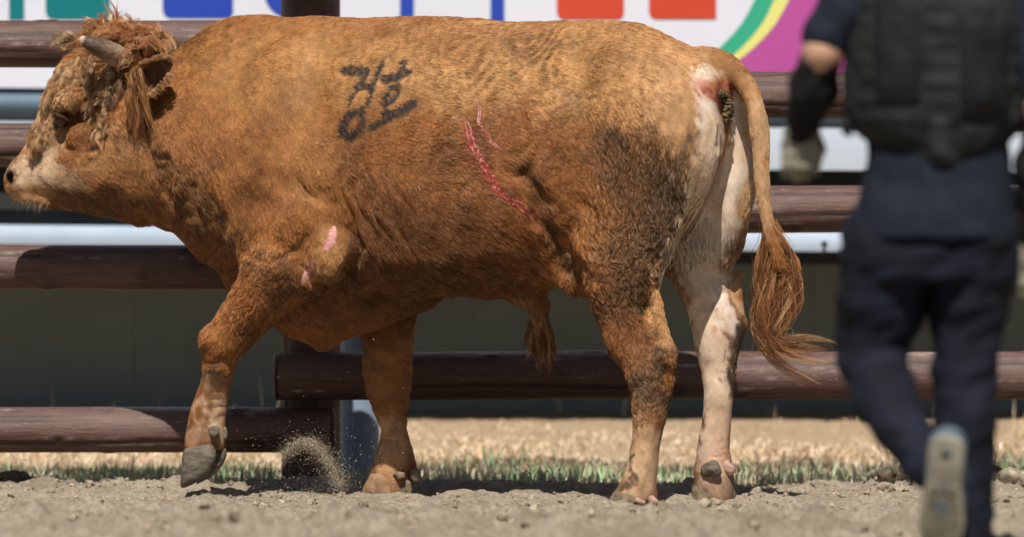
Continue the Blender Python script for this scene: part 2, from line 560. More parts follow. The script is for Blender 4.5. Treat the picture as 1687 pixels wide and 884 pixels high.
# ---- folds and creases of the near side
px, py = to_px(bv)
lat = (bv[:,0]-BX0)*SA+bv[:,1]*CA
near = smoothstep(.05, -.35, bn[:,1])
nz1, nz2, nz3 = Noise(3.0, 1), Noise(9.0, 2), Noise(28.0, 3)
disp = .0022*nz1(bv)+.0010*nz2(bv)+.0003*nz3(bv)
wob = 5*nz2(bv*.8+3); px2 = px+wob; py2 = py+5*nz2(bv*.9+9)
CREASES = [   # points, half width in photo pixels, depth in mm, side
 ([(556,232),(563,300),(580,360),(606,425)], 4.5, 5, -1), ([(572,232),(586,310),(606,368),(636,436)], 4.5, 5, -1), ([(592,230),(604,290),(622,350),(656,440)], 4.5, 4.5, -1),
 ([(622,262),(638,330),(662,390),(690,446)], 4.5, 4.5, -1), ([(650,280),(668,340),(694,400)], 5, 3, -1),
 ([(576,362),(582,400),(576,440),(545,470)], 10, 17, -1), ([(492,292),(505,318),(520,340)], 7, 8, -1),
 ([(855,262),(868,290),(886,330),(904,380),(922,420),(955,462)], 15, 20, -1), ([(843,165),(860,196),(868,225),(857,250)], 5, 5, -1),
 ([(232,205),(248,260),(272,312),(312,372)], 9, 14, -1), ([(255,230),(275,290),(300,340)], 7, 9, -1), ([(322,280),(312,330),(330,380)], 9, 10, -1), ([(352,300),(350,350),(372,420)], 8, 9, -1),
 ([(402,412),(440,428),(468,432),(500,400),(520,380)], 6, 5, -1), ([(470,432),(500,450),(540,470)], 6, 4, -1),
 ([(1058,470),(1068,530),(1072,575),(1070,600)], 6, 10, -1), ([(1160,505),(1185,490),(1190,520),(1196,570),(1198,620)], 5, 8, 1),
 ([(1188,205),(1186,245),(1178,295),(1150,360)], 5, 13, 0), ([(1012,150),(985,220),(975,300)], 14, 7, -1), ([(960,300),(985,380),(1000,450)], 14, 8, -1),
 ([(1105,160),(1110,230),(1098,320)], 14, 5, -1), ([(530,570),(590,500),(650,482)], 7, 10, 0), ([(590,520),(640,480),(690,470)], 6, 7, 0),
 ([(110,250),(140,252),(170,232)], 5, 7, -1), ([(92,180),(118,190),(150,196)], 5, 5, -1), ([(45,255),(60,300),(78,315)], 5, 3, -1),
 ([(338,595),(360,600),(390,594)], 5, 5, -1), ([(465,80),(532,170),(556,262)], 20, 7, -1), ([(378,110),(392,210),(378,310)], 18, 8, -1), ([(440,285),(500,315),(556,330)], 15, 6, -1), ([(430,180),(452,260),(440,330)], 18, 4, -1),
 ([(1038,170),(1078,270),(1080,372)], 17, 6, -1), ([(610,452),(720,462),(840,458)], 16, 7, -1), ([(930,70),(960,120),(948,200)], 22, 8, -1), ([(1100,110),(1130,150),(1135,190)], 14, 5, -1),
 ([(690,150),(720,230),(716,330)], 14, 3, -1), ([(740,150),(768,230),(764,340)], 14, 3, -1), ([(790,160),(815,235),(810,340)], 14, 3, -1),
 ([(322,700),(345,700),(372,690)], 3.5, 4, -1), ([(330,668),(375,660)], 3, 2.5, -1), ([(330,682),(375,676)], 3, 2.5, -1), ([(330,652),(378,645)], 3, 2, -1),
 ([(1168,736),(1203,738)], 3, 4, 1), ([(1166,746),(1204,748)], 3, 4.5, 1), ([(1172,727),(1202,729)], 3, 3, 1),
]
for pts, w, mm, side in CREASES:
    dd, at = seg_dist(px2, py2, pts)
    mx = len(pts)-1
    fade = np.clip(np.minimum(at, mx-at)*2.2, .15, 1)
    msk = near*(1.0 if side == 0 else ((lat < .06) if side < 0 else (lat > 0)))
    disp -= mm*.001*fade*msk*(np.exp(-(dd/w)**2)-.18*np.exp(-((dd-2.1*w)/(w*1.1))**2))
# loose skin: slanting wrinkles on the far foreleg and behind the shoulder, ripples on the back
ff = ((px > 585) & (px < 700) & (py > 500) & (py < 720) & (lat > .05)).astype(np.float32)
disp += ff*.0022*np.sin((py*1.0-px*.25+9*nz2(bv))/4.6)*smoothstep(500, 560, py)*smoothstep(725, 690, py)
rb = np.exp(-((px-625)/75)**2-((py-370)/85)**2)*near*(lat < 0)
disp += rb*.0022*np.sin((px*1.0-py*.32+9*nz1(bv))/5.5)
rp = np.exp(-((px-850)/130)**2-((py-100)/70)**2)*near
disp += rp*.0020*np.sin((py+px*.42+16*nz1(bv*1.5))/4.2)
# ribs
ri = np.exp(-((px-740)/120)**2-((py-300)/120)**2)*near
disp += ri*.003*np.sin((px+py*.25+8*nz1(bv))/9.5)
bv = bv+bn*disp[:,None]
bn = vnormals(bv, bq)
px, py = to_px(bv)

# ------------------------------------------------------------------ the coat's colours
GINGER = (.325,.132,.041); GOLD = (.43,.225,.088); RED = (.25,.090,.027); BROWN = (.155,.062,.021); DARK = (.065,.034,.017)
MUD = (.078,.047,.026); CREAM = (.62,.45,.30); WHITE = (.74,.60,.48); TAUPE = (.44,.28,.15); PINK = (.55,.20,.14); GREY = (.19,.125,.078)
COAT = [  # px, py, rx, ry, turn, colour, strength, side (0 both, -1 near, 1 far)
 (480,200,260,190,0,GINGER,.5,0), (420,120,170,90,0,(.40,.185,.055),.6,0), (860,105,340,85,0,(.46,.255,.105),.8,0), (480,120,190,80,0,(.40,.195,.068),.65,0), (500,260,90,90,0,(.40,.19,.066),.6,0), (560,110,120,70,0,GOLD,.35,0), (1060,130,150,110,0,GOLD,.8,0), (1120,190,70,120,0,(.50,.29,.14),.8,0),  # upper gold: own colour plus sunlit brightness put into the coat
 (760,70,90,26,0,(.30,.13,.045),.5,0), (860,70,60,24,-8,(.24,.11,.045),.5,0), (1000,80,40,20,0,(.28,.13,.05),.4,0),
 (720,410,190,76,0,(.135,.052,.017),.6,0), (640,370,64,90,15,(.11,.044,.016),.5,0), (800,260,60,70,0,RED,.5,0), (735,255,45,40,0,BROWN,.55,0), (830,210,38,50,0,RED,.55,0), (850,400,60,60,0,RED,.5,0), (700,480,230,60,0,(.10,.045,.02),.75,0), (640,440,100,60,0,BROWN,.5,0),  # lower flank and belly: dirt and sweat, with shade put into the colour
 (525,360,60,50,0,GINGER,.5,-1), (545,410,36,50,0,GOLD,.85,-1), (470,390,60,40,0,GINGER,.8,-1), (475,465,80,34,25,BROWN,.75,-1), (500,480,50,22,20,DARK,.55,-1), (372,560,26,40,0,GINGER,.8,-1), (440,520,40,40,0,RED,.6,-1), (410,555,32,30,0,BROWN,.6,-1),
 (350,350,60,90,-20,(.20,.085,.03),.6,0), (290,290,46,100,-22,(.16,.07,.026),.5,0), (325,340,40,80,-20,(.13,.058,.022),.5,0), (300,230,40,70,0,GINGER,.5,0),
 (355,622,26,20,0,MUD,.75,-1), (350,670,30,32,0,CREAM,.5,-1), (340,705,30,26,0,CREAM,.65,-1), (325,722,30,20,0,(.40,.23,.14),.8,-1), (306,738,9,9,0,(.45,.06,.035),.9,-1),
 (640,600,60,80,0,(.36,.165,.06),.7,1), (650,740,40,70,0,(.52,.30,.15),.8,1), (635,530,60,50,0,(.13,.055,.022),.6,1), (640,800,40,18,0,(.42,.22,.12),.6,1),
 (1018,250,60,50,14,(.13,.062,.027),.7,-1), (1000,222,34,16,-10,(.07,.035,.017),.5,-1), (1058,315,84,100,0,(.105,.052,.023),.8,-1), (1030,480,40,50,0,(.10,.05,.023),.6,-1), (1075,620,36,60,0,(.10,.06,.034),.6,-1), (1095,335,42,105,8,(.072,.042,.022),.85,-1), (990,350,34,60,-15,(.27,.115,.038),.6,-1), (1120,270,26,50,0,(.2,.13,.08),.6,-1), (1040,430,62,70,0,(.12,.062,.03),.75,-1), (1055,470,40,30,0,DARK,.45,-1),
 (960,350,50,90,-10,GINGER,.55,-1), (1010,500,40,30,0,(.15,.075,.035),.6,-1), (1035,555,45,40,0,(.21,.085,.03),.7,-1), (1085,530,20,60,-14,GOLD,.9,-1), (1100,480,22,70,0,GOLD,.85,-1), (1113,430,22,50,25,CREAM,.8,-1),
 (1093,588,23,28,0,MUD,.9,-1), (1055,625,28,34,0,GREY,.75,-1), (1080,650,34,50,0,MUD,.6,-1), (1062,745,40,60,0,(.53,.36,.21),.8,-1), (1050,790,50,40,0,(.52,.35,.21),.65,-1), (1072,680,34,40,0,(.34,.19,.09),.5,-1), (1020,800,26,30,0,(.36,.19,.10),.5,-1),
 (1166,210,20,105,-4,WHITE,.95,0), (1160,120,24,18,0,WHITE,.6,0), (1150,300,18,60,18,CREAM,.8,-1),
 (1205,260,36,140,0,WHITE,.9,1), (1170,380,60,90,0,(.62,.47,.35),.85,1), (1165,500,45,110,0,(.78,.64,.54),.95,1), (1190,640,30,70,0,(.72,.57,.46),.9,1), (1170,720,34,70,0,(.68,.52,.40),.9,1), (1195,690,16,50,0,CREAM,.7,1),
 (1240,300,16,150,0,(.22,.10,.035),.9,1), (1212,410,20,40,20,(.25,.11,.04),.8,1), (1214,318,9,17,0,MUD,.8,1), (1224,505,13,40,-8,(.36,.17,.07),.6,1), (1214,560,16,40,10,MUD,.95,1), (1208,620,12,46,4,MUD,.9,1), (1205,690,7,40,4,(.4,.22,.1),.5,1), (1150,440,50,40,0,(.5,.36,.26),.6,1), (1120,470,30,40,0,(.42,.27,.17),.6,1),
 (1183,156,24,26,0,(.38,.105,.06),1,0), (1186,215,9,36,4,(.36,.25,.2),.7,0), (1165,140,14,12,0,(.55,.27,.2),.7,0),
 (1190,800,50,30,0,MUD,.7,1), (1170,770,40,16,0,(.5,.33,.23),.6,1), (1045,824,50,14,0,(.3,.2,.14),.7,-1),
 (55,285,52,42,0,CREAM,.8,0), (110,300,50,30,0,(.5,.34,.2),.7,0), (62,318,36,18,0,(.48,.25,.10),.8,0), (85,150,46,80,25,TAUPE,.85,0), (72,225,26,30,0,TAUPE,.8,0), (118,165,30,20,-20,GOLD,.6,0), (136,222,30,20,-20,GINGER,.8,0), (190,260,66,60,0,GOLD,.7,0), (215,300,60,50,0,GINGER,.5,0),
 (150,225,40,22,-30,(.14,.062,.027),.7,0), (100,196,17,10,-30,(.04,.022,.015),.95,0), (17,295,7,12,10,(.05,.03,.025),.9,0), (135,320,60,10,0,RED,.5,0), (160,335,90,22,0,(.12,.055,.025),.7,0), (35,330,30,6,0,(.5,.38,.3),.5,0), (190,110,66,55,0,(.32,.15,.055),.7,0), (250,88,24,14,0,(.30,.055,.03),.8,0),
 (890,520,40,50,0,(.34,.17,.075),.8,0), (560,540,110,40,0,(.24,.10,.035),.6,0), (1250,260,40,160,0,(.50,.31,.16),.9,0), (1225,150,30,40,0,GOLD,.8,0),
]
COATLINES = [
 ([(1050,742),(1048,765),(1044,788)], 5, MUD, .75, -1), ([(1036,798),(1026,808)], 6, MUD, .7, -1), ([(1040,668),(1046,700)], 5, MUD, .5, -1), ([(1100,640),(1094,690),(1088,735)], 7, MUD, .55, -1),

 ([(1212,425),(1220,480),(1228,518)], 12, (.50,.33,.19), .65, 1),
 ([(1120,420),(1150,450),(1163,505),(1168,560),(1174,640),(1178,700)], 25, (.70,.53,.37), .75, 1), ([(1216,535),(1214,590),(1208,650)], 11, MUD, .7, 1),
  # points, half width, colour, strength, side
 ([(862,272),(888,328),(912,396),(948,455)], 15, DARK, .55, -1),  # sweat-dark hair plus the flank fold's shade painted into the coat
 ([(1174,205),(1160,260),(1136,335),(1112,395),(1092,452)], 15, (.70,.50,.33), .9, -1),
 ([(1184,222),(1180,260),(1160,340),(1132,410)], 12, (.66,.50,.38), .9, 0),
 ([(1197,225),(1198,300),(1180,390),(1150,440)], 30, WHITE, .9, 1),
 ([(1085,470),(1086,520),(1098,560)], 9, (.45,.25,.11), .7, -1),
 ([(240,215),(262,280),(300,360)], 16, BROWN, .6, -1), ([(497,300),(503,315),(511,332)], 3, DARK, .7, -1), ([(768,200),(781,246),(811,296),(852,337),(881,359)], 15, (.22,.06,.03), .5, -1), ([(585,385),(590,430),(575,470)], 14, DARK, .5, -1),  # neck-fold brown and the dark behind the elbow are painted crease shade
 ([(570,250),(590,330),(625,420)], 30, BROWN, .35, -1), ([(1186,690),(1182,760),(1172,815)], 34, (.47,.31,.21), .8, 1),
]
def coat(p, n=None, seed=0):
    """The hide's colour at points of the body."""
    x, y = to_px(p)
    la = (p[:,0]-BX0)*SA+p[:,1]*CA
    w1 = Noise(7.0, 21)(p); w2 = Noise(22.0, 22)(p); w3 = Noise(60.0, 23)(p)
    c = np.tile(np.array((.285,.112,.034), np.float32), (len(p), 1))
    xx = x+10*w1+6*w2+3*w3; yy = y+10*Noise(7.0, 24)(p)+6*Noise(22.0, 25)(p)
    for bx, by, rx, ry, deg, cc, st, side in COAT:
        t = math.radians(deg); ct, s_ = math.cos(t), math.sin(t)
        big = min(rx, ry) > 20
        ax_, ay_ = (xx if big else x+.35*(xx-x)), (yy if big else y+.35*(yy-y))
        u = ((ax_-bx)*ct+(ay_-by)*s_)/rx; v = (-(ax_-bx)*s_+(ay_-by)*ct)/ry
        m = st*smoothstep(1.25, .45, np.hypot(u, v))
        if side: m = m*(smoothstep(.04, -.04, la*(1 if side < 0 else -1)))
        c += m[:,None]*(np.array(cc, np.float32)-c)
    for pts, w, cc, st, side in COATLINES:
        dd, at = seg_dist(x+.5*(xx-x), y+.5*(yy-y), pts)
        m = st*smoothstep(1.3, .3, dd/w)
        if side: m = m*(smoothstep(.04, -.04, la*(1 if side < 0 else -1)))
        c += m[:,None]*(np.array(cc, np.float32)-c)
    # dirt and uneven coat
    k = 1+.06*w1+.06*w2+.06*w3
    k = np.clip(k, .45, 1.6)
    return c*k[:,None]
STROKES = [
 ([(567,117),(585,117),(603,117)], [7,7,6]), ([(601.5,121),(585,149),(573.5,172)], [5.5,5,3]), ([(628,105),(619.6,123),(612,147),(604,174)], [5,4.5,4,3]), ([(603,142),(611,140)], [6.5,5]),
 ([(665,102.6),(659.5,119)], [5.5,6]), ([(634,130),(656,126),(680,116)], [7,6.5,2.5]), ([(656,141.5),(647,145),(634,158),(629,170),(636,172),(648.6,163),(656,152),(656,141.5)], [4.5]*8),
 ([(596,181),(576,188.6),(565,203),(563.5,219),(572.6,225),(589,217.5),(596,203),(596,181)], [5.5,7,7.5,8,7,7,6,5]), ([(634,181),(630.5,199.5)], [5,5]), ([(610.6,210),(630.5,197.6),(652,187),(677.5,172)], [6,6,8,8.5]),
]
def inked(p, c, only=False):
    x, y = to_px(p)
    x = x+1.3*Noise(60, 31)(p); y = y+1.3*Noise(60, 32)(p)
    m = np.zeros(len(p), np.float32)
    for pts, w in STROKES:
        dd, at = seg_dist(x, y, pts)
        ww = 1.18*np.interp(at, np.arange(len(w)), w)
        m = np.maximum(m, smoothstep(1.25, .75, dd/ww))
    la = (p[:,0]-BX0)*SA+p[:,1]*CA
    m = m*(la < 0)*np.clip(.88+.16*Noise(90, 33)(p), 0, 1)
    if only: return m
    return c*(1-m[:,None])+m[:,None]*np.array((.018,.018,.02), np.float32)

hide = attr_mat("hide", "coat", .7, .2, .5, 260)
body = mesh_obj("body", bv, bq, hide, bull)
cc = inked(bv, coat(bv)); cc = cc*(.58+.34*smoothstep(.4, 1.2, cc.sum(1)))[:,None]  # hide darker than the fur: shade between hairs put into its colour
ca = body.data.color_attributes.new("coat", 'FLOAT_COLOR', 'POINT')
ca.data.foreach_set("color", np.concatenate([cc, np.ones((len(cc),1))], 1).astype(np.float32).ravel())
bvh = BVHTree.FromPolygons(bv.tolist(), bq.tolist())
CAMP = Vector((0, -DIST, CAMZ))
def on_body(x, y, lift=0.0):
    """Where the line of sight through the photo's (x, y) meets the hide."""
    t = (W(x, y, 0)-CAMP).normalized()
    loc, nor, i, dist = bvh.ray_cast(CAMP, t)
    if loc is None:
        loc, nor, i, dist = bvh.find_nearest(Pl(x, y, 0))
    return loc+nor*lift, nor
print("body", len(bv), len(bq))
# ------------------------------------------------------------------ fur
fm = Mat("fur", (.4,.2,.08), .5, .22)
at_ = fm.node("ShaderNodeAttribute"); at_.attribute_name = "hcol"
fm.color(at_.outputs["Color"])
FUR = fm.m

FLOW = np.array([  # px, py, dx, dy: how the coat lies
 (400,80,.8,.5),(600,60,1,.15),(800,60,1,.25),(1000,60,1,.2),(1150,110,.9,.5),(350,250,.4,.9),(450,250,.35,.9),(600,200,.85,.5),(620,380,.5,.85),(760,200,.9,.45),(760,400,.75,.6),
 (900,200,.7,.7),(900,420,.5,.85),(980,120,.9,.5),(1040,220,.35,.95),(1040,400,.15,1),(1140,250,0,1),(1215,250,0,1),(1170,400,-.1,1),(480,380,.2,1),(540,420,-.2,1),(430,460,-.5,.85),(360,560,-.2,1),
 (350,680,-.15,1),(640,600,.1,1),(650,760,0,1),(1020,540,.35,.95),(1080,600,.1,1),(1060,740,0,1),(1180,600,.1,1),(1180,740,0,1),(60,290,.75,-.3),(100,310,.85,.15),(190,260,.6,.75),(230,330,.7,.7),
 (130,220,.6,.5),(90,150,-.5,.85),(70,220,-.2,1),(180,100,-.8,.3),(280,180,.5,.85),(560,530,.5,.6),(880,520,.1,1),(1250,250,.05,1),(1270,400,.2,1),(160,345,.8,.2)], np.float32)
LENS = np.array([  # px, py, radius, length mm, curl
 (500,150,260,13,.25),(850,90,170,17,.45),(720,380,190,22,.55),(640,330,80,18,.3),(860,400,90,22,.55),(1040,190,110,14,.3),(1050,330,95,27,.9),(1035,440,75,30,1.1),(1020,540,50,18,.6),(1090,590,38,20,.8),(1060,640,40,18,.8),
 (1150,200,60,8,.15),(1200,300,60,8,.15),(1170,500,70,6,.12),(1180,700,60,6,.15),(1236,330,16,26,.6),(1210,420,20,28,.7),(1212,590,22,16,.6),(350,660,40,9,.2),(360,570,40,14,.5),(420,545,30,24,1.0),(460,470,70,20,1.0),
 (540,420,45,16,.3),(640,640,80,8,.25),(60,290,60,8,.25),(120,300,70,13,.4),(190,280,80,17,.45),(85,150,55,30,1.2),(70,220,28,30,1.1),(118,165,26,12,.4),(136,222,26,13,.4),(190,100,70,30,.9),(280,300,70,24,.6),(320,200,60,13,.3),
 (560,530,90,10,.3),(880,510,40,24,.5),(1250,250,30,15,.3),(1275,390,22,40,.5),(1010,230,50,26,.8),(740,260,50,22,.9),(160,345,80,14,.3),(1050,780,60,8,.3)], np.float32)

def field_at(tab, x, y, sig=None):
    wsum = np.full(len(x), 1e-9, np.float32); out = np.zeros((len(x), tab.shape[1]-2-(0 if sig else 1)), np.float32)
    for r in tab:
        sg_ = sig or r[2]*.75
        w = np.exp(-((x-r[0])**2+(y-r[1])**2)/(2*sg_*sg_))+1e-7/(1+((x-r[0])**2+(y-r[1])**2)*.001)
        if not sig: w = w/(r[2]**.6)
        wsum += w; out += w[:,None]*r[(2 if sig else 3):]
    return out/wsum[:,None]

def scatter(v, q, n, weight):
    tri = np.concatenate([q[:,[0,1,2]], q[:,[0,2,3]]])
    a, b, c = v[tri[:,0]], v[tri[:,1]], v[tri[:,2]]
    ar = np.linalg.norm(np.cross(b-a, c-a), axis=1)*weight[tri].mean(1)
    cs = np.cumsum(ar); i = np.minimum(np.searchsorted(cs, RNG.uniform(0, cs[-1], n)), len(tri)-1)
    r1 = np.sqrt(RNG.uniform(size=n)); r2 = RNG.uniform(size=n)
    w = np.stack([1-r1, r1*(1-r2), r1*r2], 1).astype(np.float32)
    return (v[tri[i]]*w[:,:,None]).sum(1), i, tri, w

NFUR = 700000
wgt = .16+.84*smoothstep(.45, -.15, bn[:,1])
fx, fy = px, py
# bare places: wounds stay open, nose and eye
wgt = wgt*(1-.95*(np.hypot((fx-16)/9, (fy-296)/15) < 1))*(1-.9*(np.hypot((fx-1186)/16, (fy-164)/16) < 1))*(1-.9*(np.hypot((fx-102)/14, (fy-197)/8) < 1))
WOUNDS = [([(766.5,197),(772,222),(781,246),(793,269.5),(810.6,296),(828,319),(852,337),(881,359)], [3.5,7.5,9.5,10,9,8,7,4]),
          ([(786,160),(788.5,178),(790,202),(799,219),(813.5,237),(829,248)], [1.5,3.2,3.4,3.2,2.8,1.5]),
          ([(551,372),(549,385),(543,399),(535,412)], [3,8,10,5.5]), ([(514,430),(510,442),(503,456),(498,470)], [3.5,6.5,6.5,3.5])]
for pts, w in WOUNDS:
    dd, at = seg_dist(fx, fy, pts)
    wgt = wgt*np.where(dd < np.interp(at, np.arange(len(w)), w)*.72, .04, 1)
big = np.where(py > 450, 1.25, 1.0)
root, ti, tri, bw = scatter(bv, bq, NFUR, wgt*big)
nor = (bn[tri[ti]]*bw[:,:,None]).sum(1); nor /= np.linalg.norm(nor, axis=1)[:,None]
hx, hy = to_px(root)
fl = field_at(FLOW, hx, hy, 45.0)
L = field_at(LENS, hx, hy); ln, curl = L[:,0]*.001*(1.15-.25*np.clip(L[:,1],0,1)), np.clip(L[:,1]*1.1-.12, .04, 1.2)
del L
g1, g2, g3 = Noise(14, 41), Noise(14, 42), Noise(14, 43)
h1, h2, h3 = Noise(45, 44), Noise(45, 45), Noise(45, 46)
gv = np.stack([g1(root), g2(root), g3(root)], 1); hv = np.stack([h1(root), h2(root), h3(root)], 1)
dirv = np.stack([fl[:,0], np.zeros(len(fl)), -fl[:,1]], 1)
dirv /= np.linalg.norm(dirv, axis=1)[:,None]+1e-6
dirv = dirv+(.05+.42*curl*curl+.12*curl)[:,None]*gv*.6+(.03+.36*curl*curl+.06*curl)[:,None]*hv*.6
dirv -= nor*(dirv*nor).sum(1)[:,None]
dirv /= np.linalg.norm(dirv, axis=1)[:,None]+1e-6
side = np.cross(nor, dirv)
ln = ln*RNG.uniform(.6, 1.25, NFUR)*(1+.12*g1(root*1.7))
INK = inked(root, None, True)
ln = (np.clip(ln, .003, .06)*(1-.66*INK)).astype(np.float32)
K = 5
P = np.empty((NFUR, K, 3), np.float32)
P[:,0] = root-nor*.001
lift0 = np.radians(RNG.uniform(3, 10, NFUR)+15*np.clip(curl, 0, 1)).astype(np.float32)
ph = (h2(root*.7)*2.5+RNG.normal(0, .5, NFUR)).astype(np.float32)
cur = P[:,0].copy()
for k in range(1, K):
    t = (k-.5)/(K-1)
    th = lift0*(1-.75*t)
    sw = curl*.75*np.sin(ph+t*(2.2+2.8*curl))
    dv = dirv*np.cos(th)[:,None]+nor*np.sin(th)[:,None]+side*sw[:,None]
    dv /= np.linalg.norm(dv, axis=1)[:,None]
    cur = cur+dv*(ln/(K-1))[:,None]
    P[:,k] = cur
# hair gathers into locks
NCL = 26000
ci = RNG.choice(NFUR, NCL, replace=False)
kd = kdtree.KDTree(NCL)
for j, i in enumerate(ci): kd.insert(root[i], j)
kd.balance()
own = np.fromiter((kd.find(r)[1] for r in root.tolist()), np.int64, NFUR)
cg = ci[own]
cs_ = np.clip(.10+.72*curl, 0, .85)
for k in range(1, K):
    t = k/(K-1)
    tgt = P[cg, k]
    dist_ = np.linalg.norm(root-root[cg], axis=1)
    wcl = (cs_*t*np.exp(-(dist_/.018)**2))[:,None]
    P[:,k] = P[:,k]*(1-wcl)+tgt*wcl
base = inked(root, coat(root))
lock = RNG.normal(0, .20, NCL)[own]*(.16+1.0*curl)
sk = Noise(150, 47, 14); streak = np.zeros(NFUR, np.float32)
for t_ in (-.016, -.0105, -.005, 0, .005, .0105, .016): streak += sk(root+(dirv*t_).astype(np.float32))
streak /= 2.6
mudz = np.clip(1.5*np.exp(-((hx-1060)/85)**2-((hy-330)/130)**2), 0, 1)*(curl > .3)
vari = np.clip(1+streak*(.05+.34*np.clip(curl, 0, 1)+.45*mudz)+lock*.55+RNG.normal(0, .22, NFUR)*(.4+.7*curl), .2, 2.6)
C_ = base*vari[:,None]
# sun-bleached or dusty tips among the dark muddy curls
dusty = (RNG.uniform(size=NFUR) < .16*np.clip(curl, 0, 1.2)) & (base.sum(1) < .45)
C_[dusty] = C_[dusty]*.4+np.array((.38,.265,.16))*.6
C_ = np.clip(C_, .006, .85)
rad = np.empty((NFUR, K), np.float32)
rad[:] = (np.array([.00045,.0005,.00042,.0003,.0001], np.float32))[None]
rad *= RNG.uniform(.75, 1.25, (NFUR,1)).astype(np.float32)
hair("fur", P, rad, C_, FUR, bull)
del P, dirv, side, nor, gv, hv

# ------------------------------------------------------------------ long hair: forelock, ears, tail switch, sheath
def locks(name, guides, per, spread, colors, rad0=.0006, curl=.012, freq=2.0, lens=(.75,1.05), parent=None, npts=14, sub=6, seed=0):
    """guides: lists of world points; each grows `per` strands gathered in `sub` locks."""
    r = np.random.default_rng(seed)
    out, rads, cols = [], [], []
    tt = np.linspace(0, 1, npts)
    for gi, g in enumerate(guides):
        g = np.array([tuple(p) for p in g], np.float32)
        sgl = np.concatenate([[0], np.cumsum(np.linalg.norm(np.diff(g, axis=0), axis=1))]); tot = sgl[-1]
        # smooth curve through the guide
        fine = np.stack([np.interp(np.linspace(0, tot, 60), sgl, g[:,i]) for i in range(3)], 1)
        for _ in range(10): fine[1:-1] = .25*fine[:-2]+.5*fine[1:-1]+.25*fine[2:]
        for lk in range(sub):
            off = r.normal(0, 1, 3)*spread*.7; off2 = off*r.uniform(.6, 1.9)+r.normal(0, .5, 3)*spread
            lph, lfr, lam = r.uniform(0, 6.28, 3), freq*r.uniform(.6, 1.5), curl*r.uniform(.4, 1.5)
            lcol = np.array(colors[r.integers(len(colors))])*r.uniform(.75, 1.2); lend = r.uniform(*lens)
            m = max(1, per//sub)
            for _ in range(m):
                e = lend*r.uniform(.8, 1.02)
                c = np.stack([np.interp(tt*e, np.linspace(0, 1, 60), fine[:,i]) for i in range(3)], 1)
                j = r.normal(0, 1, 3)*spread*.6
                sp = (.35+.65*(1-np.abs(2*tt-.9)))[:,None]
                c = c+off*(1-tt)[:,None]+off2*tt[:,None]+j*sp
                a = lam*tt[:,None]*np.sin(lph[None]+tt[:,None]*lfr*6.28+r.normal(0, .25))
                c = c+a+r.normal(0, .0012, 3)*tt[:,None]*2
                out.append(c); rads.append(rad0*r.uniform(.7, 1.2)*np.array([1]*(npts-4)+[.85,.65,.45,.2]))
                cols.append(np.clip(lcol*r.uniform(.8, 1.25), .01, .8))
    return hair(name, np.array(out), np.array(rads), np.array(cols), FUR, parent or bull)

def off_body(x, y, z=0.004):
    p, n = on_body(x, y); return p+n*z, n
# tail switch
GT = [[(1262,362),(1262,400),(1256,450),(1250,500),(1252,545),(1270,590),(1304,612),(1350,634)],
      [(1266,366),(1276,400),(1276,450),(1264,500),(1256,545),(1274,575),(1314,590),(1362,602)],
      [(1272,372),(1290,410),(1300,445),(1290,490),(1272,535),(1280,560),(1322,560),(1368,574)],
      [(1276,378),(1298,415),(1308,450),(1306,490),(1290,520),(1272,548),(1282,578),(1310,600)],
      [(1270,370),(1286,405),(1290,450),(1282,495),(1262,540),(1264,575),(1290,604),(1325,632)],
      [(1278,385),(1302,420),(1312,462),(1314,500),(1300,520)], [(1262,372),(1254,410),(1250,450),(1246,500),(1248,550),(1262,580)],
      [(1268,372),(1270,420),(1264,470),(1252,520),(1258,560),(1282,594)], [(1280,388),(1296,430),(1304,470),(1298,520),(1278,556),(1296,572),(1352,576)]]
TY = Pl(1262,370,-14).y
switch_cols = [(.33,.135,.046),(.40,.18,.065),(.22,.085,.03),(.48,.27,.13),(.12,.05,.02),(.08,.034,.015)]
locks("tail_switch", [[W(x, y, TY+.006*math.sin(i*2+k)) for k, (x, y) in enumerate(g)] for i, g in enumerate(GT)], 190, .0055, switch_cols, .0004, .013, 1.6, (.68,1.1), sub=12, seed=3)
locks("tail_switch", [[W(x, y, TY) for (x, y) in g] for g in GT[:5]], 70, .014, switch_cols, .0004, .022, 2.4, (.45,1.04), sub=18, seed=4)
# sheath tuft
GS = [[(884,530),(876,560),(870,590)],[(888,534),(888,570),(886,600)],[(892,536),(898,575),(905,615)],[(896,530),(908,560),(914,600)],[(886,530),(880,575),(892,612)],[(898,520),(906,560),(910,618)],[(880,520),(870,550),(864,578)]]
locks("sheath_tuft", [[W(x, y, Pl(888,530,0).y+(-.012 if i%2 else .006)) for x, y in g] for i, g in enumerate(GS)], 110, .006, [(.30,.14,.055),(.40,.21,.09),(.18,.08,.03),(.12,.05,.022)], .00045, .007, 1.5, (.7,1.05), sub=8, seed=5)
# chin whiskers
WG = []
rw = random.Random(5)
for i in range(26):
    x = rw.uniform(14, 84); p, n = off_body(x, rw.uniform(326, 336), 0)
    q = p+Vector((rw.uniform(-.01, .006), -.01, -rw.uniform(.015, .05)))
    WG.append([p, (p+q)/2+Vector((0, -.004, .003)), q])
locks("chin_whisker", WG, 2, .001, [(.55,.46,.34),(.30,.2,.12),(.16,.09,.05)], .00026, .004, .6, (.4,1), sub=2, npts=6, seed=6)
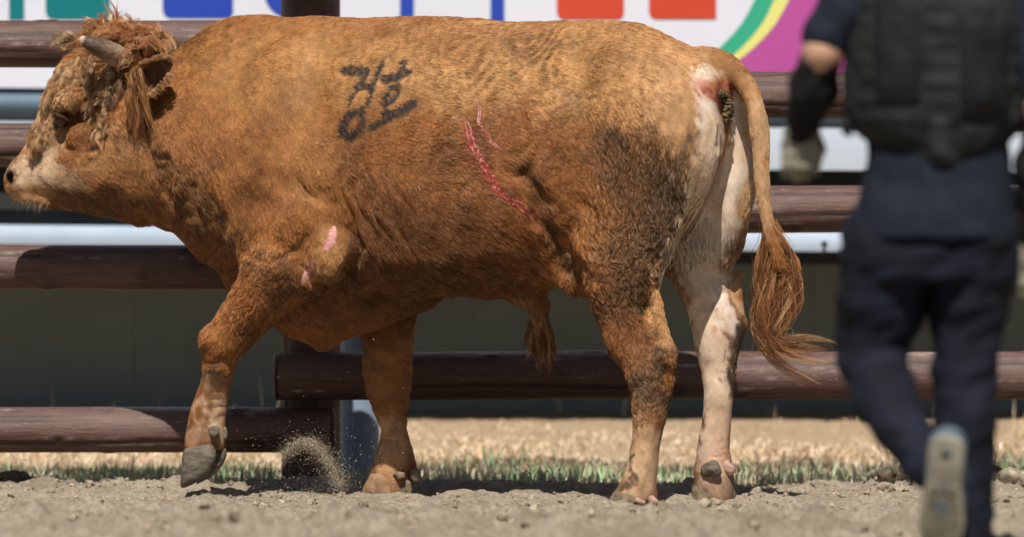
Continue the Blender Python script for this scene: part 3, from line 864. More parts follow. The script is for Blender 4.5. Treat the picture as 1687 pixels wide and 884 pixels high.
# ear hair, forelock and poll
def hang(roots, steps, lift=.006, drop=.014):
    out = []
    for (x, y) in roots:
        p, n = on_body(x, y); g = [p-n*.004]
        for i, (dx, dy, up_) in enumerate(steps):
            q = W(x+dx, y+dy, p.y)+Vector((0, -up_, 0)); g.append(q)
        out.append(g)
    return out
fore_cols = [(.42,.19,.075),(.50,.26,.11),(.34,.13,.048),(.55,.34,.17),(.27,.095,.036)]
rp_ = random.Random(9)
G = []
for i in range(46):        # crown of the head: long, swept forward over the horn
    x = rp_.uniform(160, 262); y = rp_.uniform(58, 92)
    p = Pl(x, y, rp_.uniform(-55, 50))
    sgn = -1 if x < 232 or rp_.random() < .35 else .55
    reach = rp_.uniform(26, 62)
    hgt = rp_.uniform(6, 26)
    G.append([p, p+Vector((sgn*reach*.3*S, rp_.uniform(-.02, .01), hgt*S)), p+Vector((sgn*reach*.7*S, rp_.uniform(-.04, .02), hgt*.9*S)), p+Vector((sgn*reach*S, rp_.uniform(-.05, .02), (hgt*.2-rp_.uniform(0, 18))*S))])
locks("forelock", G, 130, .009, fore_cols, .00038, .010, 1.2, (.45,1.1), sub=10, seed=7)
G = []
for i in range(20):        # stray hair standing up and out
    x = rp_.uniform(135, 268); p = Pl(x, 62-14*math.sin((x-135)/133*3.14), rp_.uniform(-35, 35))
    dx = rp_.uniform(-26, 18); dy = rp_.uniform(8, 30)
    G.append([p, p+Vector((dx*.3*S, 0, dy*.7*S)), p+Vector((dx*S, 0, dy*S))])
G.append([Pl(196,48,0), Pl(192,25,0), Pl(186,8,0), Pl(184,-6,0)]); G.append([Pl(190,50,0), Pl(186,30,0), Pl(180,14,0), Pl(183,0,0)])
locks("forelock", G, 26, .005, fore_cols, .0005, .010, 1.2, (.6,1.05), sub=4, seed=8)
G = []
for i in range(16):        # pale tuft in front of the horn
    x = rp_.uniform(112, 136); y = rp_.uniform(58, 82); p = Pl(x, y+4, rp_.uniform(-30, 20))
    G.append([p, p+Vector((-10*S, -.01, 6*S)), p+Vector((-rp_.uniform(16, 32)*S, -.01, rp_.uniform(-10, 8)*S))])
locks("forelock", G, 50, .006, [(.42,.29,.17),(.5,.36,.22),(.3,.17,.08)], .0005, .006, 1.5, (.6,1.05), sub=5, seed=9)
G = []
for i in range(92):        # curls down the face
    t = rp_.random()
    if i < 66: y = 96+140*t; xl = np.interp(y, [96,142,193,240], [112,72,57,52]); x = xl+rp_.random()**1.3*(np.interp(y, [96,128,150,240], [176,146,88,66])-xl)
    else: x = 150+rp_.uniform(-8, 26)+8*t; y = 120+100*t
    p, n = on_body(x, y)
    G.append([p, p+n*.007+Vector((-.003, 0, -.012)), p+n*.009+Vector((-.004, -.003, -.030)), p+n*.006+Vector((-.003+rp_.uniform(-.012, .012), -.003, -.052))])
locks("forelock", G, 120, .005, [(.48,.29,.145),(.56,.37,.20),(.38,.205,.09),(.25,.115,.045)], .00028, .0052, 1.2, (.6,1.05), sub=5, seed=10)
G = []
for i in range(26):        # between horn and ear, falling to the cheek
    x = rp_.uniform(150, 205); y = rp_.uniform(92, 150); p, n = on_body(x, y)
    G.append([p, p+n*.014+Vector((0, -.004, -.02)), p+n*.014+Vector((rp_.uniform(-.02, .012), -.006, -.06)), p+n*.008+Vector((rp_.uniform(-.03, .01), -.006, -.09))])
locks("forelock", G, 60, .006, [(.40,.25,.13),(.50,.35,.21),(.24,.12,.05),(.12,.06,.028)], .00045, .011, 1.7, (.6,1.05), sub=5, seed=11)

G = []
for i in range(9):        # hair lapping over the root of the horn
    y = rp_.uniform(74, 112); p = Pl(rp_.uniform(210, 224), y, -70); e = rp_.uniform(.6, 1.1)
    G.append([p, p+Vector((-.012, -.045, .006)), p+Vector((-.030*e, -.060, rp_.uniform(-.008, .006))), p+Vector((-.048*e, -.056, -.022*e))])
locks("forelock", G, 60, .006, fore_cols+[(.58,.42,.26)], .00036, .007, 1.2, (.5,1.1), sub=5, seed=14)

# ------------------------------------------------------------------ horns, ears, eyes
hm = Mat("horn", (.2,.15,.11), .55, .35)
tcn = hm.node("ShaderNodeAttribute"); tcn.attribute_name = "along"
hn = hm.noise(55, 6, .65, hm.coords((1, 1, 3)))
c1 = hm.ramp(tcn.outputs["Fac"], [(.0, (.30,.22,.155)), (.32, (.42,.335,.25)), (.60, (.12,.088,.068)), (.86, (.085,.06,.048)), (.93, (.62,.5,.42)), (1, (.72,.62,.54))])
hm.color(hm.mix(.75, c1, hm.ramp(hn, [(.3, (.06,.05,.04)), (.7, (.6,.5,.4))]), 'OVERLAY'))
hm.bump(hm.noise(60, 6, .7, hm.coords((.6, 1, 2.5))), .5, .003)
def horn(pts, rads, label=None):
    m = MB()
    m.tube(pts, rads, 18, jitter=lambda i, k: .035*math.sin(k*2.1+i*.5)+.03*math.sin(i*2.4))
    o = m.build("horn", hm.m, bull, label=label)
    n = len(pts)
    a = o.data.attributes.new("along", 'FLOAT', 'POINT')
    a.data.foreach_set("value", [i/(n-1) for i in range(n) for _ in range(18)])
    return o
def curve(pts, n):
    pts = np.array([tuple(p) for p in pts]); t = np.linspace(0, len(pts)-1, n)
    f = np.stack([np.interp(t, np.arange(len(pts)), pts[:,i]) for i in range(3)], 1)
    for _ in range(6): f[1:-1] = .25*f[:-2]+.5*f[1:-1]+.25*f[2:]
    return [Vector(p) for p in f]
hp = curve([Pl(205,98,-62), Pl(190,91,-92), Pl(170,80,-118), Pl(148,71,-134), Pl(131,63,-138)], 26)
horn(hp, [S*r for r in np.interp(np.linspace(0, 1, 26), [0,.2,.5,.75,.92,.98,1], [18,18.5,17,12,7.5,5.5,1.5])])
hp = curve([Pl(176,92,60), Pl(160,72,100), Pl(148,48,118), Pl(143,28,120)], 22)
horn(hp, [S*r for r in np.interp(np.linspace(0, 1, 22), [0,.3,.7,.92,1], [22,19,12,7,1])])

def ear(base, tip, upw, width, cup, mat):
    m = MB(); ns, nt = 16, 11
    base, tip, upw = Vector(base), Vector(tip), Vector(upw)
    ax_ = (tip-base); nrm = ax_.normalized().cross(upw).normalized()
    rows = []
    for i in range(ns+1):
        s_ = i/ns
        w = width*(.42+.9*math.sin(min(s_*1.25, 1)*math.pi*.62))*(1-s_**3.2)**.75
        rw_ = []
        for j in range(nt):
            t = -1+2*j/(nt-1)
            rw_.append(base+ax_*s_+upw*(t*w)+nrm*(cup*(1-t*t)*(1-.5*s_)*w/width)+upw*(-.10*s_*s_*width))
        rows.append(rw_)
    th = .006
    def N(i, j):
        a = rows[min(i+1, ns)][j]-rows[max(i-1, 0)][j]; b = rows[i][min(j+1, nt-1)]-rows[i][max(j-1, 0)]
        n = a.cross(b); return n.normalized() if n.length > 1e-9 else nrm
    vs = [p for r in rows for p in r]+[rows[i][j]+N(i, j)*th*(1-abs(-1+2*j/(nt-1))**4*.7) for i in range(ns+1) for j in range(nt)]
    o_ = (ns+1)*nt; fs = []
    for i in range(ns):
        for j in range(nt-1):
            a = i*nt+j; fs += [(a, a+1, a+nt+1, a+nt), (o_+a, o_+a+nt, o_+a+nt+1, o_+a+1)]
    edge = [i*nt for i in range(ns+1)]+[ns*nt+j for j in range(1, nt)]+[i*nt+nt-1 for i in range(ns-1, -1, -1)]
    for a, b in zip(edge[:-1], edge[1:]): fs.append((a, b, o_+b, o_+a))
    m.add(vs, fs)
    return m.build("ear", mat, bull)
earm = noisy("ear_hide", (.22,.09,.03), (.33,.15,.055), 40, .75, .2, .4, 160, .002)
inm = noisy("inner_ear_skin", (.085,.040,.022), (.17,.085,.045), 30, .8, .15, .4, 120, .002)
def ear(rim_up, rim_dn, tip, depth, v0, v1, sgn):
    """A cupped ear: upper and lower rims meet at the tip; depth is how far the cup sinks away from the open side."""
    ns, nt = 18, 13
    def rim(pts, s_):
        q = pts+[tip]; t = s_*(len(q)-1); k = min(int(t), len(q)-2); f = t-k
        return (q[k][0]+(q[k+1][0]-q[k][0])*f, q[k][1]+(q[k+1][1]-q[k][1])*f)
    def surf(off):
        rows = []
        for i in range(ns+1):
            s_ = i/ns; a, b_ = rim(rim_up, s_), rim(rim_dn, s_); row = []
            vv = v0+(v1-v0)*s_
            for j in range(nt):
                t = j/(nt-1); c_ = math.sin(math.pi*t)**.7*math.sin(math.pi*min(.15+.85*s_, 1))**.6
                bow = math.sin(math.pi*t)*(-4*(1-s_))
                row.append(Pl(a[0]+(b_[0]-a[0])*t, a[1]+(b_[1]-a[1])*t+bow*0, vv-sgn*(depth*c_)+0*off)+Vector((0, -off*(1 if sgn > 0 else -1), 0)))
            rows.append(row)
        return rows
    out, inn = surf(-.005), surf(.0)
    m = MB(); vs = [p for r in out for p in r]+[p for r in inn for p in r]; o_ = (ns+1)*nt; fs = []
    for i in range(ns):
        for j in range(nt-1):
            a = i*nt+j; fs += [(a, a+1, a+nt+1, a+nt), (o_+a, o_+a+nt, o_+a+nt+1, o_+a+1)]
    edge = [i*nt for i in range(ns+1)]+[ns*nt+j for j in range(1, nt)]+[i*nt+nt-1 for i in range(ns-1, -1, -1)]
    for a, b_ in zip(edge[:-1], edge[1:]): fs.append((a, b_, o_+b_, o_+a))
    m.add(vs, fs)
    e_ = m.build("ear", earm, bull)
    lin = surf(.0025); m = MB(); fs = []
    for i in range(1, ns-1):
        for j in range(1, nt-2): a = i*nt+j; fs.append((a, a+1, a+nt+1, a+nt))
    m.add([p for r in lin for p in r], fs)
    n_ = m.build("inner_ear", inm, None); n_.parent = e_
    return e_
ear([(216,128),(228,108),(248,97),(268,93),(281,95)], [(222,160),(240,166),(258,158),(270,142),(278,122)], (285,106), -30, -100, -150, 1)
ear([(196,112),(206,94),(226,84),(244,82)], [(204,140),(220,142),(240,128),(252,108)], (262,92), -40, 92, 150, -1)
# hair of the near ear: fringe along its rim and long strands hanging from its base
G = []
for i in range(22):
    x = rp_.uniform(206, 232); y = rp_.uniform(112, 150); p = Pl(x, y, -112+rp_.uniform(-8, 8))
    e = rp_.uniform(.3, 1)**.8; fx_ = (x-208)/28*.045
    G.append([p, p+Vector((fx_*.2, -.018, -.03*e)), p+Vector((fx_*.7*e+rp_.uniform(-.006, .012), -.018, -.11*e)), p+Vector((fx_*1.1*e+rp_.uniform(-.012, .016), -.006, -.205*e))])
locks("ear_hair", G, 34, .006, [(.36,.16,.055),(.46,.24,.095),(.22,.085,.03),(.12,.048,.018),(.05,.022,.011)], .00036, .008, 1.0, (.5,1.08), sub=6, seed=12)
G = []
for i in range(50):
    s_ = rp_.random(); top_ = rp_.random() < .6
    x = 222+60*s_; y = (112-17*math.sin(s_*2.2)) if top_ else (165-12*s_-40*s_*s_); p = Pl(x, y, -102-46*s_)
    G.append([p, p+Vector((.008, -.006, .004 if top_ else -.006)), p+Vector((.02+rp_.uniform(-.008, .008), -.008, (.004 if top_ else -.016)))])
locks("ear_hair", G, 40, .004, [(.40,.20,.08),(.46,.27,.13),(.3,.13,.045)], .0003, .002, .5, (.6,1.05), sub=3, npts=7, seed=13)

eyem = Mat("eye", (.012,.008,.006), .12, .6)
lid = noisy("eye_lid", (.030,.014,.008), (.07,.032,.016), 80, .8, .1, .3)
def eye(v):
    c = Pl(103, 198, v); m = MB()
    ring = []
    for i in range(11):
        a = math.pi*i/10
        ring.append((c+Vector((-math.cos(a)*.023, 0, 0)), max(.0005, math.sin(a)*.022)))
    m.tube([p for p, r in ring], [r for p, r in ring], 20)
    o = m.build("eye", eyem.m, bull)
    l = MB()
    sg_ = -1 if v < 0 else 1
    for up_ in (1,):   # the upper lid: a soft ridge half closed over the eye
        pts = [c+Vector((.026*math.cos(t), sg_*(.010+.010*math.sin(t)), up_*(.003+.0075*math.sin(t))-.012*math.cos(t))) for t in np.linspace(0, math.pi, 12)]
        l.tube(pts, [.004+.0055*math.sin(t) for t in np.linspace(0, math.pi, 12)], 8)
    l.build("eyelid", lid, o if False else bull)
eye(-56); eye(56)

# ------------------------------------------------------------------ hooves
hoofm = Mat("hoof", (.15,.13,.11), .75, .25)
hf = hoofm.noise(22, 6, .65, hoofm.coords((1, 1, 3)))
hoofm.color(hoofm.ramp(hf, [(.28, (.045,.037,.030)), (.5, (.115,.095,.072)), (.72, (.22,.18,.135))]))
hoofm.bump(hoofm.noise(45, 6, .7, hoofm.coords((.5, .5, 4))), .3, .003)
dirtyhoof = noisy("muddy_hoof", (.085,.066,.045), (.225,.175,.115), 45, .9, .1, .35, 200, .003)
pinkm = noisy("pink_dewclaw", (.30,.165,.12), (.42,.27,.21), 60, .7, .3, .3, 150, .002)
def claw(name, chains, mat, h=.004, label=None, cut=None):
    lo = np.min([np.min([np.array(Pl(*p[:3]))-p[3]*S*1.6 for p in c], 0) for c in chains], 0)-.02
    hi = np.max([np.max([np.array(Pl(*p[:3]))+p[3]*S*1.6 for p in c], 0) for c in chains], 0)+.02
    f = Field(lo, hi, h)
    for c in chains:
        f.chain([pl(*p[:3]) for p in c], [p[3]*S for p in c], .006, (AXV, .8))
    v, q = f.surface()
    n = vnormals(v, q)
    v = v+n*(Noise(40, 77)(v)*.0006+Noise(90, 78)(v)*.0003)[:,None]
    return mesh_obj(name, v, q, mat, bull, label=label)
def claw_poly(name, poly, v, half, mat, n=36, skew=0):
    """A hoof's horn from its side outline, rounded across its thickness."""
    pts = np.array(poly+[poly[0]], float); sl_ = np.concatenate([[0], np.cumsum(np.hypot(*np.diff(pts, axis=0).T))])
    t = np.linspace(0, sl_[-1], n, endpoint=False)
    P_ = np.stack([np.interp(t, sl_, pts[:,0]), np.interp(t, sl_, pts[:,1])], 1)
    P_ = .2*np.roll(P_, 1, 0)+.6*P_+.2*np.roll(P_, -1, 0)
    c = P_.mean(0); vs, fs = [], []
    lays = [(-1,.50),(-.92,.74),(-.72,.91),(-.35,1),(.35,1),(.72,.91),(.92,.74),(1,.50)]
    for q_, sc in lays:
        for p in c+(P_-c)*sc: vs.append(Pl(p[0], p[1], v+half*q_+skew*(p[1]-c[1])))
    for l_ in range(len(lays)-1):
        for i in range(n): fs.append((l_*n+i, l_*n+(i+1) % n, (l_+1)*n+(i+1) % n, (l_+1)*n+i))
    fs += [tuple(range(n))[::-1], tuple(range((len(lays)-1)*n, len(lays)*n))]
    o_ = mesh_obj(name, vs, fs, mat, bull)
    bmx = bmesh.new(); bmx.from_mesh(o_.data); bmesh.ops.recalc_face_normals(bmx, faces=bmx.faces); bmx.to_mesh(o_.data); bmx.free()
    return o_
claw_poly("hoof", [(301,741),(312,735),(327,731),(342,729),(352,733),(357,745),(355,760),(348,774),(335,788),(316,799),(297,806),(297,790),(299,765)], -118, 23, hoofm.m)
claw_poly("hoof", [(345,730),(360,728),(373,736),(374,750),(367,766),(354,781),(338,791),(322,799),(328,775),(338,750)], -88, 18, hoofm.m)
claw_poly("dewclaw", [(343,706),(352,700),(362,703),(361,714),(354,723),(346,720)], -130, 8, hoofm.m); claw_poly("dewclaw", [(364,704),(372,702),(375,712),(374,724),(367,727),(363,716)], -100, 9, hoofm.m)
dustyhoof = noisy("dusty_hoof", (.20,.115,.06), (.34,.215,.13), 45, .85, .15, .35, 200, .003)
claw_poly("hoof", [(612,779),(604,792),(596,806),(596,819),(622,820),(648,820),(648,798),(640,784),(626,776)], 84, 22, dustyhoof)
claw_poly("hoof", [(650,788),(664,784),(678,790),(680,806),(679,820),(648,820),(646,804)], 98, 22, dirtyhoof)
claw_poly("dewclaw", [(674,774),(686,768),(692,778),(691,792),(684,797),(676,788)], 84, 9, dirtyhoof); claw_poly("dewclaw", [(646,782),(656,776),(668,779),(668,788),(656,790)], 72, 8, dirtyhoof)
claw_poly("hoof", [(1012,808),(1003,822),(1000,834),(1040,838),(1052,828),(1040,814)], -124, 24, dirtyhoof)
claw_poly("hoof", [(1040,812),(1030,824),(1024,838),(1080,838),(1082,824),(1062,812)], -92, 22, dirtyhoof)
claw("dewclaw", [[(1050,824,-146,5),(1060,828,-150,4)]], pinkm); claw("dewclaw", [[(1074,823,-128,7),(1081,828,-130,5)]], pinkm)
claw("hoof", [[(1160,810,86,21),(1170,810,84,21),(1164,828,82,25)]], dirtyhoof); claw("hoof", [[(1198,806,106,13),(1198,826,104,15)]], dirtyhoof)
claw("dewclaw", [[(1165,774,66,11),(1175,771,62,12),(1181,777,64,8)]], hoofm.m); claw("dewclaw", [[(1196,766,88,9),(1202,772,86,8),(1203,779,86,6)]], pinkm)

# ------------------------------------------------------------------ wounds and dung
wm = Mat("open_wound", (.4,.1,.09), .35, .5)
wf = wm.noise(75, 6, .75)
acr = wm.node("ShaderNodeAttribute"); acr.attribute_name = "across"
mth = wm.node("ShaderNodeMath", operation='MULTIPLY_ADD'); wm.link(wf, mth.inputs[0]); mth.inputs[1].default_value = 1.5; mth.inputs[2].default_value = -.75
mt2 = wm.node("ShaderNodeMath", operation='ADD'); wm.link(mth.outputs[0], mt2.inputs[0]); wm.link(acr.outputs["Fac"], mt2.inputs[1])
wm.color(wm.ramp(wf, [(.37, (.075,.008,.007)), (.48, (.25,.027,.018)), (.56, (.42,.115,.085)), (.68, (.60,.32,.26))])); wm.bump(wm.noise(220, 4), .4, .003)
sm_ = Mat("healing_scrape", (.62,.30,.27), .55, .4)
sm_.color(sm_.ramp(sm_.noise(120, 5), [(.35, (.42,.15,.13)), (.65, (.56,.29,.26))])); sm_.bump(sm_.noise(180, 4), .6, .003)
for wi, (pts, w) in enumerate(WOUNDS):
    n = 90 if wi == 0 else 44
    t = np.linspace(0, len(pts)-1, n)
    X_ = np.interp(t, np.arange(len(pts)), [p[0] for p in pts]); Y_ = np.interp(t, np.arange(len(pts)), [p[1] for p in pts]); W_ = np.interp(t, np.arange(len(pts)), w)
    m = MB(); vs = []; fs = []; nc = 7
    wr_ = np.random.default_rng(90+wi)
    def walk(n_, amp):
        q = wr_.normal(0, 1, n_+8); q = np.convolve(q, [.2,.3,.3,.2], 'same')[4:4+n_]; return 1+amp*q
    jag = .38 if wi < 2 else .22
    wl, wr2, ctr = walk(n, jag), walk(n, jag), walk(n, 1)-1
    for i in range(n):
        a, b = max(i-1, 0), min(i+1, n-1)
        tx, ty = X_[b]-X_[a], Y_[b]-Y_[a]; l_ = math.hypot(tx, ty); nx, ny = -ty/l_, tx/l_
        for j in range(nc):
            u_ = -1+2*j/(nc-1)
            wj = W_[i]*np.clip(wl[i] if u_ < 0 else wr2[i], .25, 1.9)
            off_ = u_*wj+(ctr[i]*1.3 if wi < 2 else 0)
            p, nn = on_body(X_[i]+nx*off_, Y_[i]+ny*off_)
            hgt = (.0010*(1-u_*u_)+wr_.normal(0, .0006)*(1-u_*u_)-.002*math.exp(-(u_/.25)**2)) if wi < 2 else .001*(1-u_*u_)
            vs.append(p+nn*(hgt+((.0008 if wi < 2 else .0003) if abs(u_) < .99 else -.001)))
    for i in range(n-1):
        for j in range(nc-1):
            a = i*nc+j; fs.append((a, a+1, a+nc+1, a+nc))
    m.add(vs, fs)
    wo_ = m.build("wound", wm.m if wi in (0, 1, 4) else sm_.m, bull, label=("long red gash down the flank", "short thin red cut beside the long gash", "pink raw scrape on the elbow", "narrow pink scrape below the elbow", "thin dark scratch on the shoulder")[wi])
    ac_ = wo_.data.attributes.new("across", 'FLOAT', 'POINT'); ac_.data.foreach_set("value", [abs(-1+2*j/(nc-1)) for i in range(n) for j in range(nc)])
dung = noisy("dung", (.045,.032,.014), (.17,.13,.06), 120, .85, .2, .9, 200, .004)
m = MB(); rd = random.Random(3)
for i in range(56):
    t = i/55; x = 1186+10*math.sin(t*2)+rd.uniform(-5, 9); y = 150+46*t+rd.uniform(-4, 4)
    p, nn = on_body(x, y); r = rd.uniform(.005, .0095)
    bmx = bmesh.new(); bmesh.ops.create_icosphere(bmx, subdivisions=2, radius=r)
    vs = [p+nn*.006+v.co*(1+.25*math.sin(v.co.x*900+i)+.2*math.sin(v.co.z*1100+i*2)) for v in bmx.verts]
    m.add(vs, [tuple(v.index for v in f.verts) for f in bmx.faces]); bmx.free()
o = m.build("dung", dung, bull); o["kind"] = "stuff"
# ================================================================== THE GROUND
def ground_z(x, y):
    """Height of the ground: trodden sand up to the fence, then a low bank up to the barrier."""
    x = np.asarray(x, float); y = np.asarray(y, float)
    z = .158*smoothstep(1.3, 3.85, y)
    # the sand is thrown up a little along the fence and where the hooves go in
    z = z+.012*np.exp(-((y-.50)/.30)**2)
    return z
DIRTN = [(Noise(.9, 51), .006), (Noise(2.6, 52), .0065), (Noise(6.5, 53), .0088), (Noise(15, 54), .0050), (Noise(34, 55), .0028)]
HOLLOW = [(W(1050,826,-.39), .11, .018), (W(1180,826,-.2), .10, .016), (W(640,814,.22), .09, .012), (W(335,806,.05), .10, .016), (W(1000,822,-.3), .05, -.022), (W(1112,824,-.25), .06, -.022), (W(1245,826,-.2), .08, -.016), (W(480,812,.15), .10, -.012), (W(400,806,.2), .06, .016)]
def relief(x, y):
    p = np.stack([x, y, np.zeros_like(x)], 1)
    z = np.zeros(len(x), np.float32)
    for n, a in DIRTN: z += a*n(p)
    amp = smoothstep(1.05, .55, y)*.86+.14
    frontamp = 1+.75*smoothstep(-.7, -2.2, y)
    flat = 1-.55*np.exp(-((y+.15)/.35)**2)       # firmer where the bull walks
    z = z*amp*frontamp*flat
    for c, r, a in HOLLOW:
        z -= a*np.exp(-((x-c.x)**2+(y-c.y)**2)/(r*r))
    return z
def axis(vals):
    return np.unique(np.concatenate([np.arange(a, b, s_) for a, b, s_ in vals]))
gx = axis([(-400,-40,60),(-40,-8,4),(-8,-2.1,.35),(-2.1,2.1,.013),(2.1,8,.35),(8,40,4),(40,401,60)])
gy = axis([(-60,-20,8),(-20,-5,1.0),(-5,-3.2,.12),(-3.2,-.9,.022),(-.9,.95,.013),(.95,4.2,.05),(4.2,20,2),(20,60,10),(60,801,120)])
GX, GY = np.meshgrid(gx, gy, indexing='xy')
xs, ys = GX.ravel(), GY.ravel()
inside = ((np.abs(xs) < 2.6) & (ys > -5.2) & (ys < 4.3))
zs = ground_z(xs, np.minimum(ys, 6))
zs = zs+np.where(inside, relief(xs, ys), 0)
nx_ = len(gx)
idx = np.arange(len(xs)).reshape(GX.shape)
gq = np.stack([idx[:-1,:-1], idx[:-1,1:], idx[1:,1:], idx[1:,:-1]], -1).reshape(-1, 4)
def gz(x, y):
    x = np.atleast_1d(np.asarray(x, float)); y = np.atleast_1d(np.asarray(y, float))
    return ground_z(x, np.minimum(y, 6))+relief(x, y)
gm = Mat("sandy_ground", (.4,.32,.23), .95, .12)
vec = gm.coords()
n1 = gm.noise(7, 8, .65, vec); n2 = gm.noise(60, 6, .7, vec); n3 = gm.noise(320, 3, .6, vec)
sand = gm.ramp(n1, [(.30, (.29,.23,.16)), (.48, (.47,.395,.29)), (.68, (.58,.50,.38))])
sand = gm.mix(gm.ramp(n2, [(.40, (0,0,0)), (.52, (1,1,1))]), (.27,.21,.147), sand)
sand = gm.mix(.35, sand, gm.ramp(n3, [(.35, (.2,.16,.11)), (.6, (.48,.41,.32))]))
damp = gm.noise(1.7, 5, .6, vec)
sand = gm.mix(gm.ramp(damp, [(.36, (.5,.5,.5)), (.48, (0,0,0))]), sand, (.24,.185,.13))
soil = gm.ramp(n2, [(.3, (.38,.27,.16)), (.65, (.64,.49,.33))])
sep = gm.node("ShaderNodeSeparateXYZ"); gm.link(vec, sep.inputs[0])
mr = gm.node("ShaderNodeMapRange"); mr.inputs[1].default_value = .75; mr.inputs[2].default_value = 1.1
gm.link(sep.outputs[1], mr.inputs[0])
gm.color(gm.mix(mr.outputs[0], sand, soil))
gm.bump(n2, 1.0, .02); gm.bump(n3, .6, .004)
mesh_obj("ground", np.stack([xs, ys, zs], 1), gq, gm.m, kind="structure")

# clods, crumbs and pebbles
def rock(r, rnd, sub=1, flat=.75, rough=.3):
    bmx = bmesh.new(); bmesh.ops.create_icosphere(bmx, subdivisions=sub, radius=1)
    o1, o2, o3 = rnd.uniform(0, 9), rnd.uniform(0, 9), rnd.uniform(0, 9)
    sx_, sy_ = rnd.uniform(.75, 1.3), rnd.uniform(.75, 1.3)
    vs = []
    for v in bmx.verts:
        c = v.co; k = 1+rough*(math.sin(c.x*3.1+o1)*math.sin(c.y*2.7+o2)+.6*math.sin(c.z*4.7+o3)*math.sin(c.x*5+o2)+.35*math.sin(c.x*11+o3)*math.sin(c.z*9+o1+c.y*7))
        vs.append((c.x*k*r*sx_, c.y*k*r*sy_, c.z*k*r*flat))
    fs = [tuple(v.index for v in f.verts) for f in bmx.faces]; bmx.free()
    return vs, fs
clodm = noisy("earth_crumb", (.17,.13,.09), (.44,.365,.265), 30, .95, .1, .6, 120, .004)
rd = random.Random(21)
protos = [rock(1, rd) for _ in range(14)]
def crumbs(name, n, area, rr, mat):
    V_, F_ = [], []; b = 0
    xs_ = RNG.uniform(area[0], area[1], n); ys_ = area[2]+(area[3]-area[2])*RNG.uniform(0, 1, n)
    cl = Noise(2.2, 61)(np.stack([xs_, ys_, 0*xs_], 1))
    ok = RNG.uniform(size=n) < np.clip(.45+.55*cl, .06, 1)
    xs_, ys_ = xs_[ok], ys_[ok]
    zz = gz(xs_, ys_)
    for x, y, z in zip(xs_, ys_, zz):
        r = rr[0]*(rr[1]/rr[0])**(rd.random()**2.6)
        vs, fs = protos[rd.randrange(14)]
        a = rd.uniform(0, 6.28); c_, s_ = math.cos(a)*r, math.sin(a)*r
        V_ += [(x+v[0]*c_-v[1]*s_, y+v[0]*s_+v[1]*c_, z+v[2]*r+.25*r) for v in vs]
        F_ += [tuple(i+b for i in f) for f in fs]; b += len(vs)
    o = mesh_obj(name, V_, F_, mat, smooth=False, kind="stuff")
    return o
o = crumbs("gravel", 7000, (-1.75, 1.75, -.9, .95), (.0018, .013), clodm)
o = crumbs("gravel", 1700, (-1.6, 1.6, -2.9, -.9), (.004, .022), clodm)
clodm2 = noisy("damp_crumb", (.075,.058,.040), (.26,.205,.145), 30, .95, .1, .6, 120, .004)
wetclod = noisy("dark_clod", (.035,.028,.020), (.17,.13,.09), 40, .95, .1, .9, 110, .006)
def clod(px_, y, r, label, mat=wetclod, flat=.6, grp=None):
    x = (px_-PHW/2)*(DIST+y)/FOC; z = float(gz(x, y)[0])
    vs, fs = rock(r, rd, 3, flat, .34)
    o = mesh_obj("dirt_clod", vs, fs, mat); o.location = (x, y, z+r*flat*.35); o.rotation_euler = (0, 0, rd.uniform(0, 6))
    tag(o, label, "clod", "clods of earth on the sand")
clod(1463, .52, .042, "dark wet clod of earth between the bull's tail and the person's raised shoe")
clod(1672, .50, .050, "round dry clod beside the person's standing leg", noisy("dry_clod", (.12,.10,.07), (.46,.38,.28), 26, .95, .1, .9, 90, .006), .8)
clod(1652, .85, .075, "broad dark heap of earth under the rail beside the standing leg", wetclod, .55)
clod(22, .80, .085, "flat dark heap of earth under the lowest rail, ahead of the bull's nose", wetclod, .30)
clod(180, .72, .05, "low dark clod under the lowest rail, in front of the lifted hoof", wetclod, .30)
clod(1325, -1.15, .024, "small dark clod on the pale sand below the hanging tail", wetclod, .6)
clod(598, -.9, .018, "small brown clod on the sand before the far forefoot", noisy("brown_clod", (.09,.07,.05), (.27,.21,.15), 40, .95, .1, .9, 110, .006), .7)

crumbs("gravel", 520, (-1.75, 1.75, -1.2, .9), (.003, .014), clodm2)
crumbs("gravel", 220, (-1.6, 1.6, -2.9, -1.0), (.007, .024), clodm2)
# dust thrown up by the step
dm = noisy("flying_sand", (.40,.33,.235), (.56,.47,.34), 50, .95, .1, 0)
V_, F_ = [], []; b = 0
rn = random.Random(31)
def grain(x, y, z, r):
    global b
    o_ = [(1,0,-.7),(-.5,.87,-.7),(-.5,-.87,-.7),(0,0,1)]
    a = rn.uniform(0, 6.3); ca, sa_ = math.cos(a)*r, math.sin(a)*r
    for v in o_: V_.append((x+v[0]*ca-v[1]*sa_, y+v[0]*sa_+v[1]*ca, z+v[2]*r*rn.uniform(.6, 1.3)))
    for f in ((0,2,1),(0,1,3),(1,2,3),(2,0,3)): F_.append(tuple(i+b for i in f))
    b += 4
arc = [(462,760),(474,738),(492,724),(512,720),(528,728),(543,748),(556,772),(568,800)]
for i in range(10000):
    t = rn.random()**.75*(len(arc)-1.001); k = int(t); f = t-k
    x = arc[k][0]*(1-f)+arc[k+1][0]*f; y = arc[k][1]*(1-f)+arc[k+1][1]*f
    sp = 2+8*abs(rn.gauss(0, 1))**1.5*(.5+.12*t)
    a = rn.uniform(0, 6.28)
    p = W(x+math.cos(a)*sp*1.3-rn.random()**2*14, y+math.sin(a)*sp*.8+rn.random()**2*20, .12+rn.uniform(-.07, .07))
    if p.z < .0: continue
    grain(p.x, p.y, p.z, .0004+.0011*rn.random()**6)
for i in range(900):
    p = W(rn.gauss(520, 75), 690+120*rn.random()**.7, .1+rn.uniform(-.2, .2))
    if p.z > 0: grain(p.x, p.y, p.z, .0005+.0018*rn.random()**4)
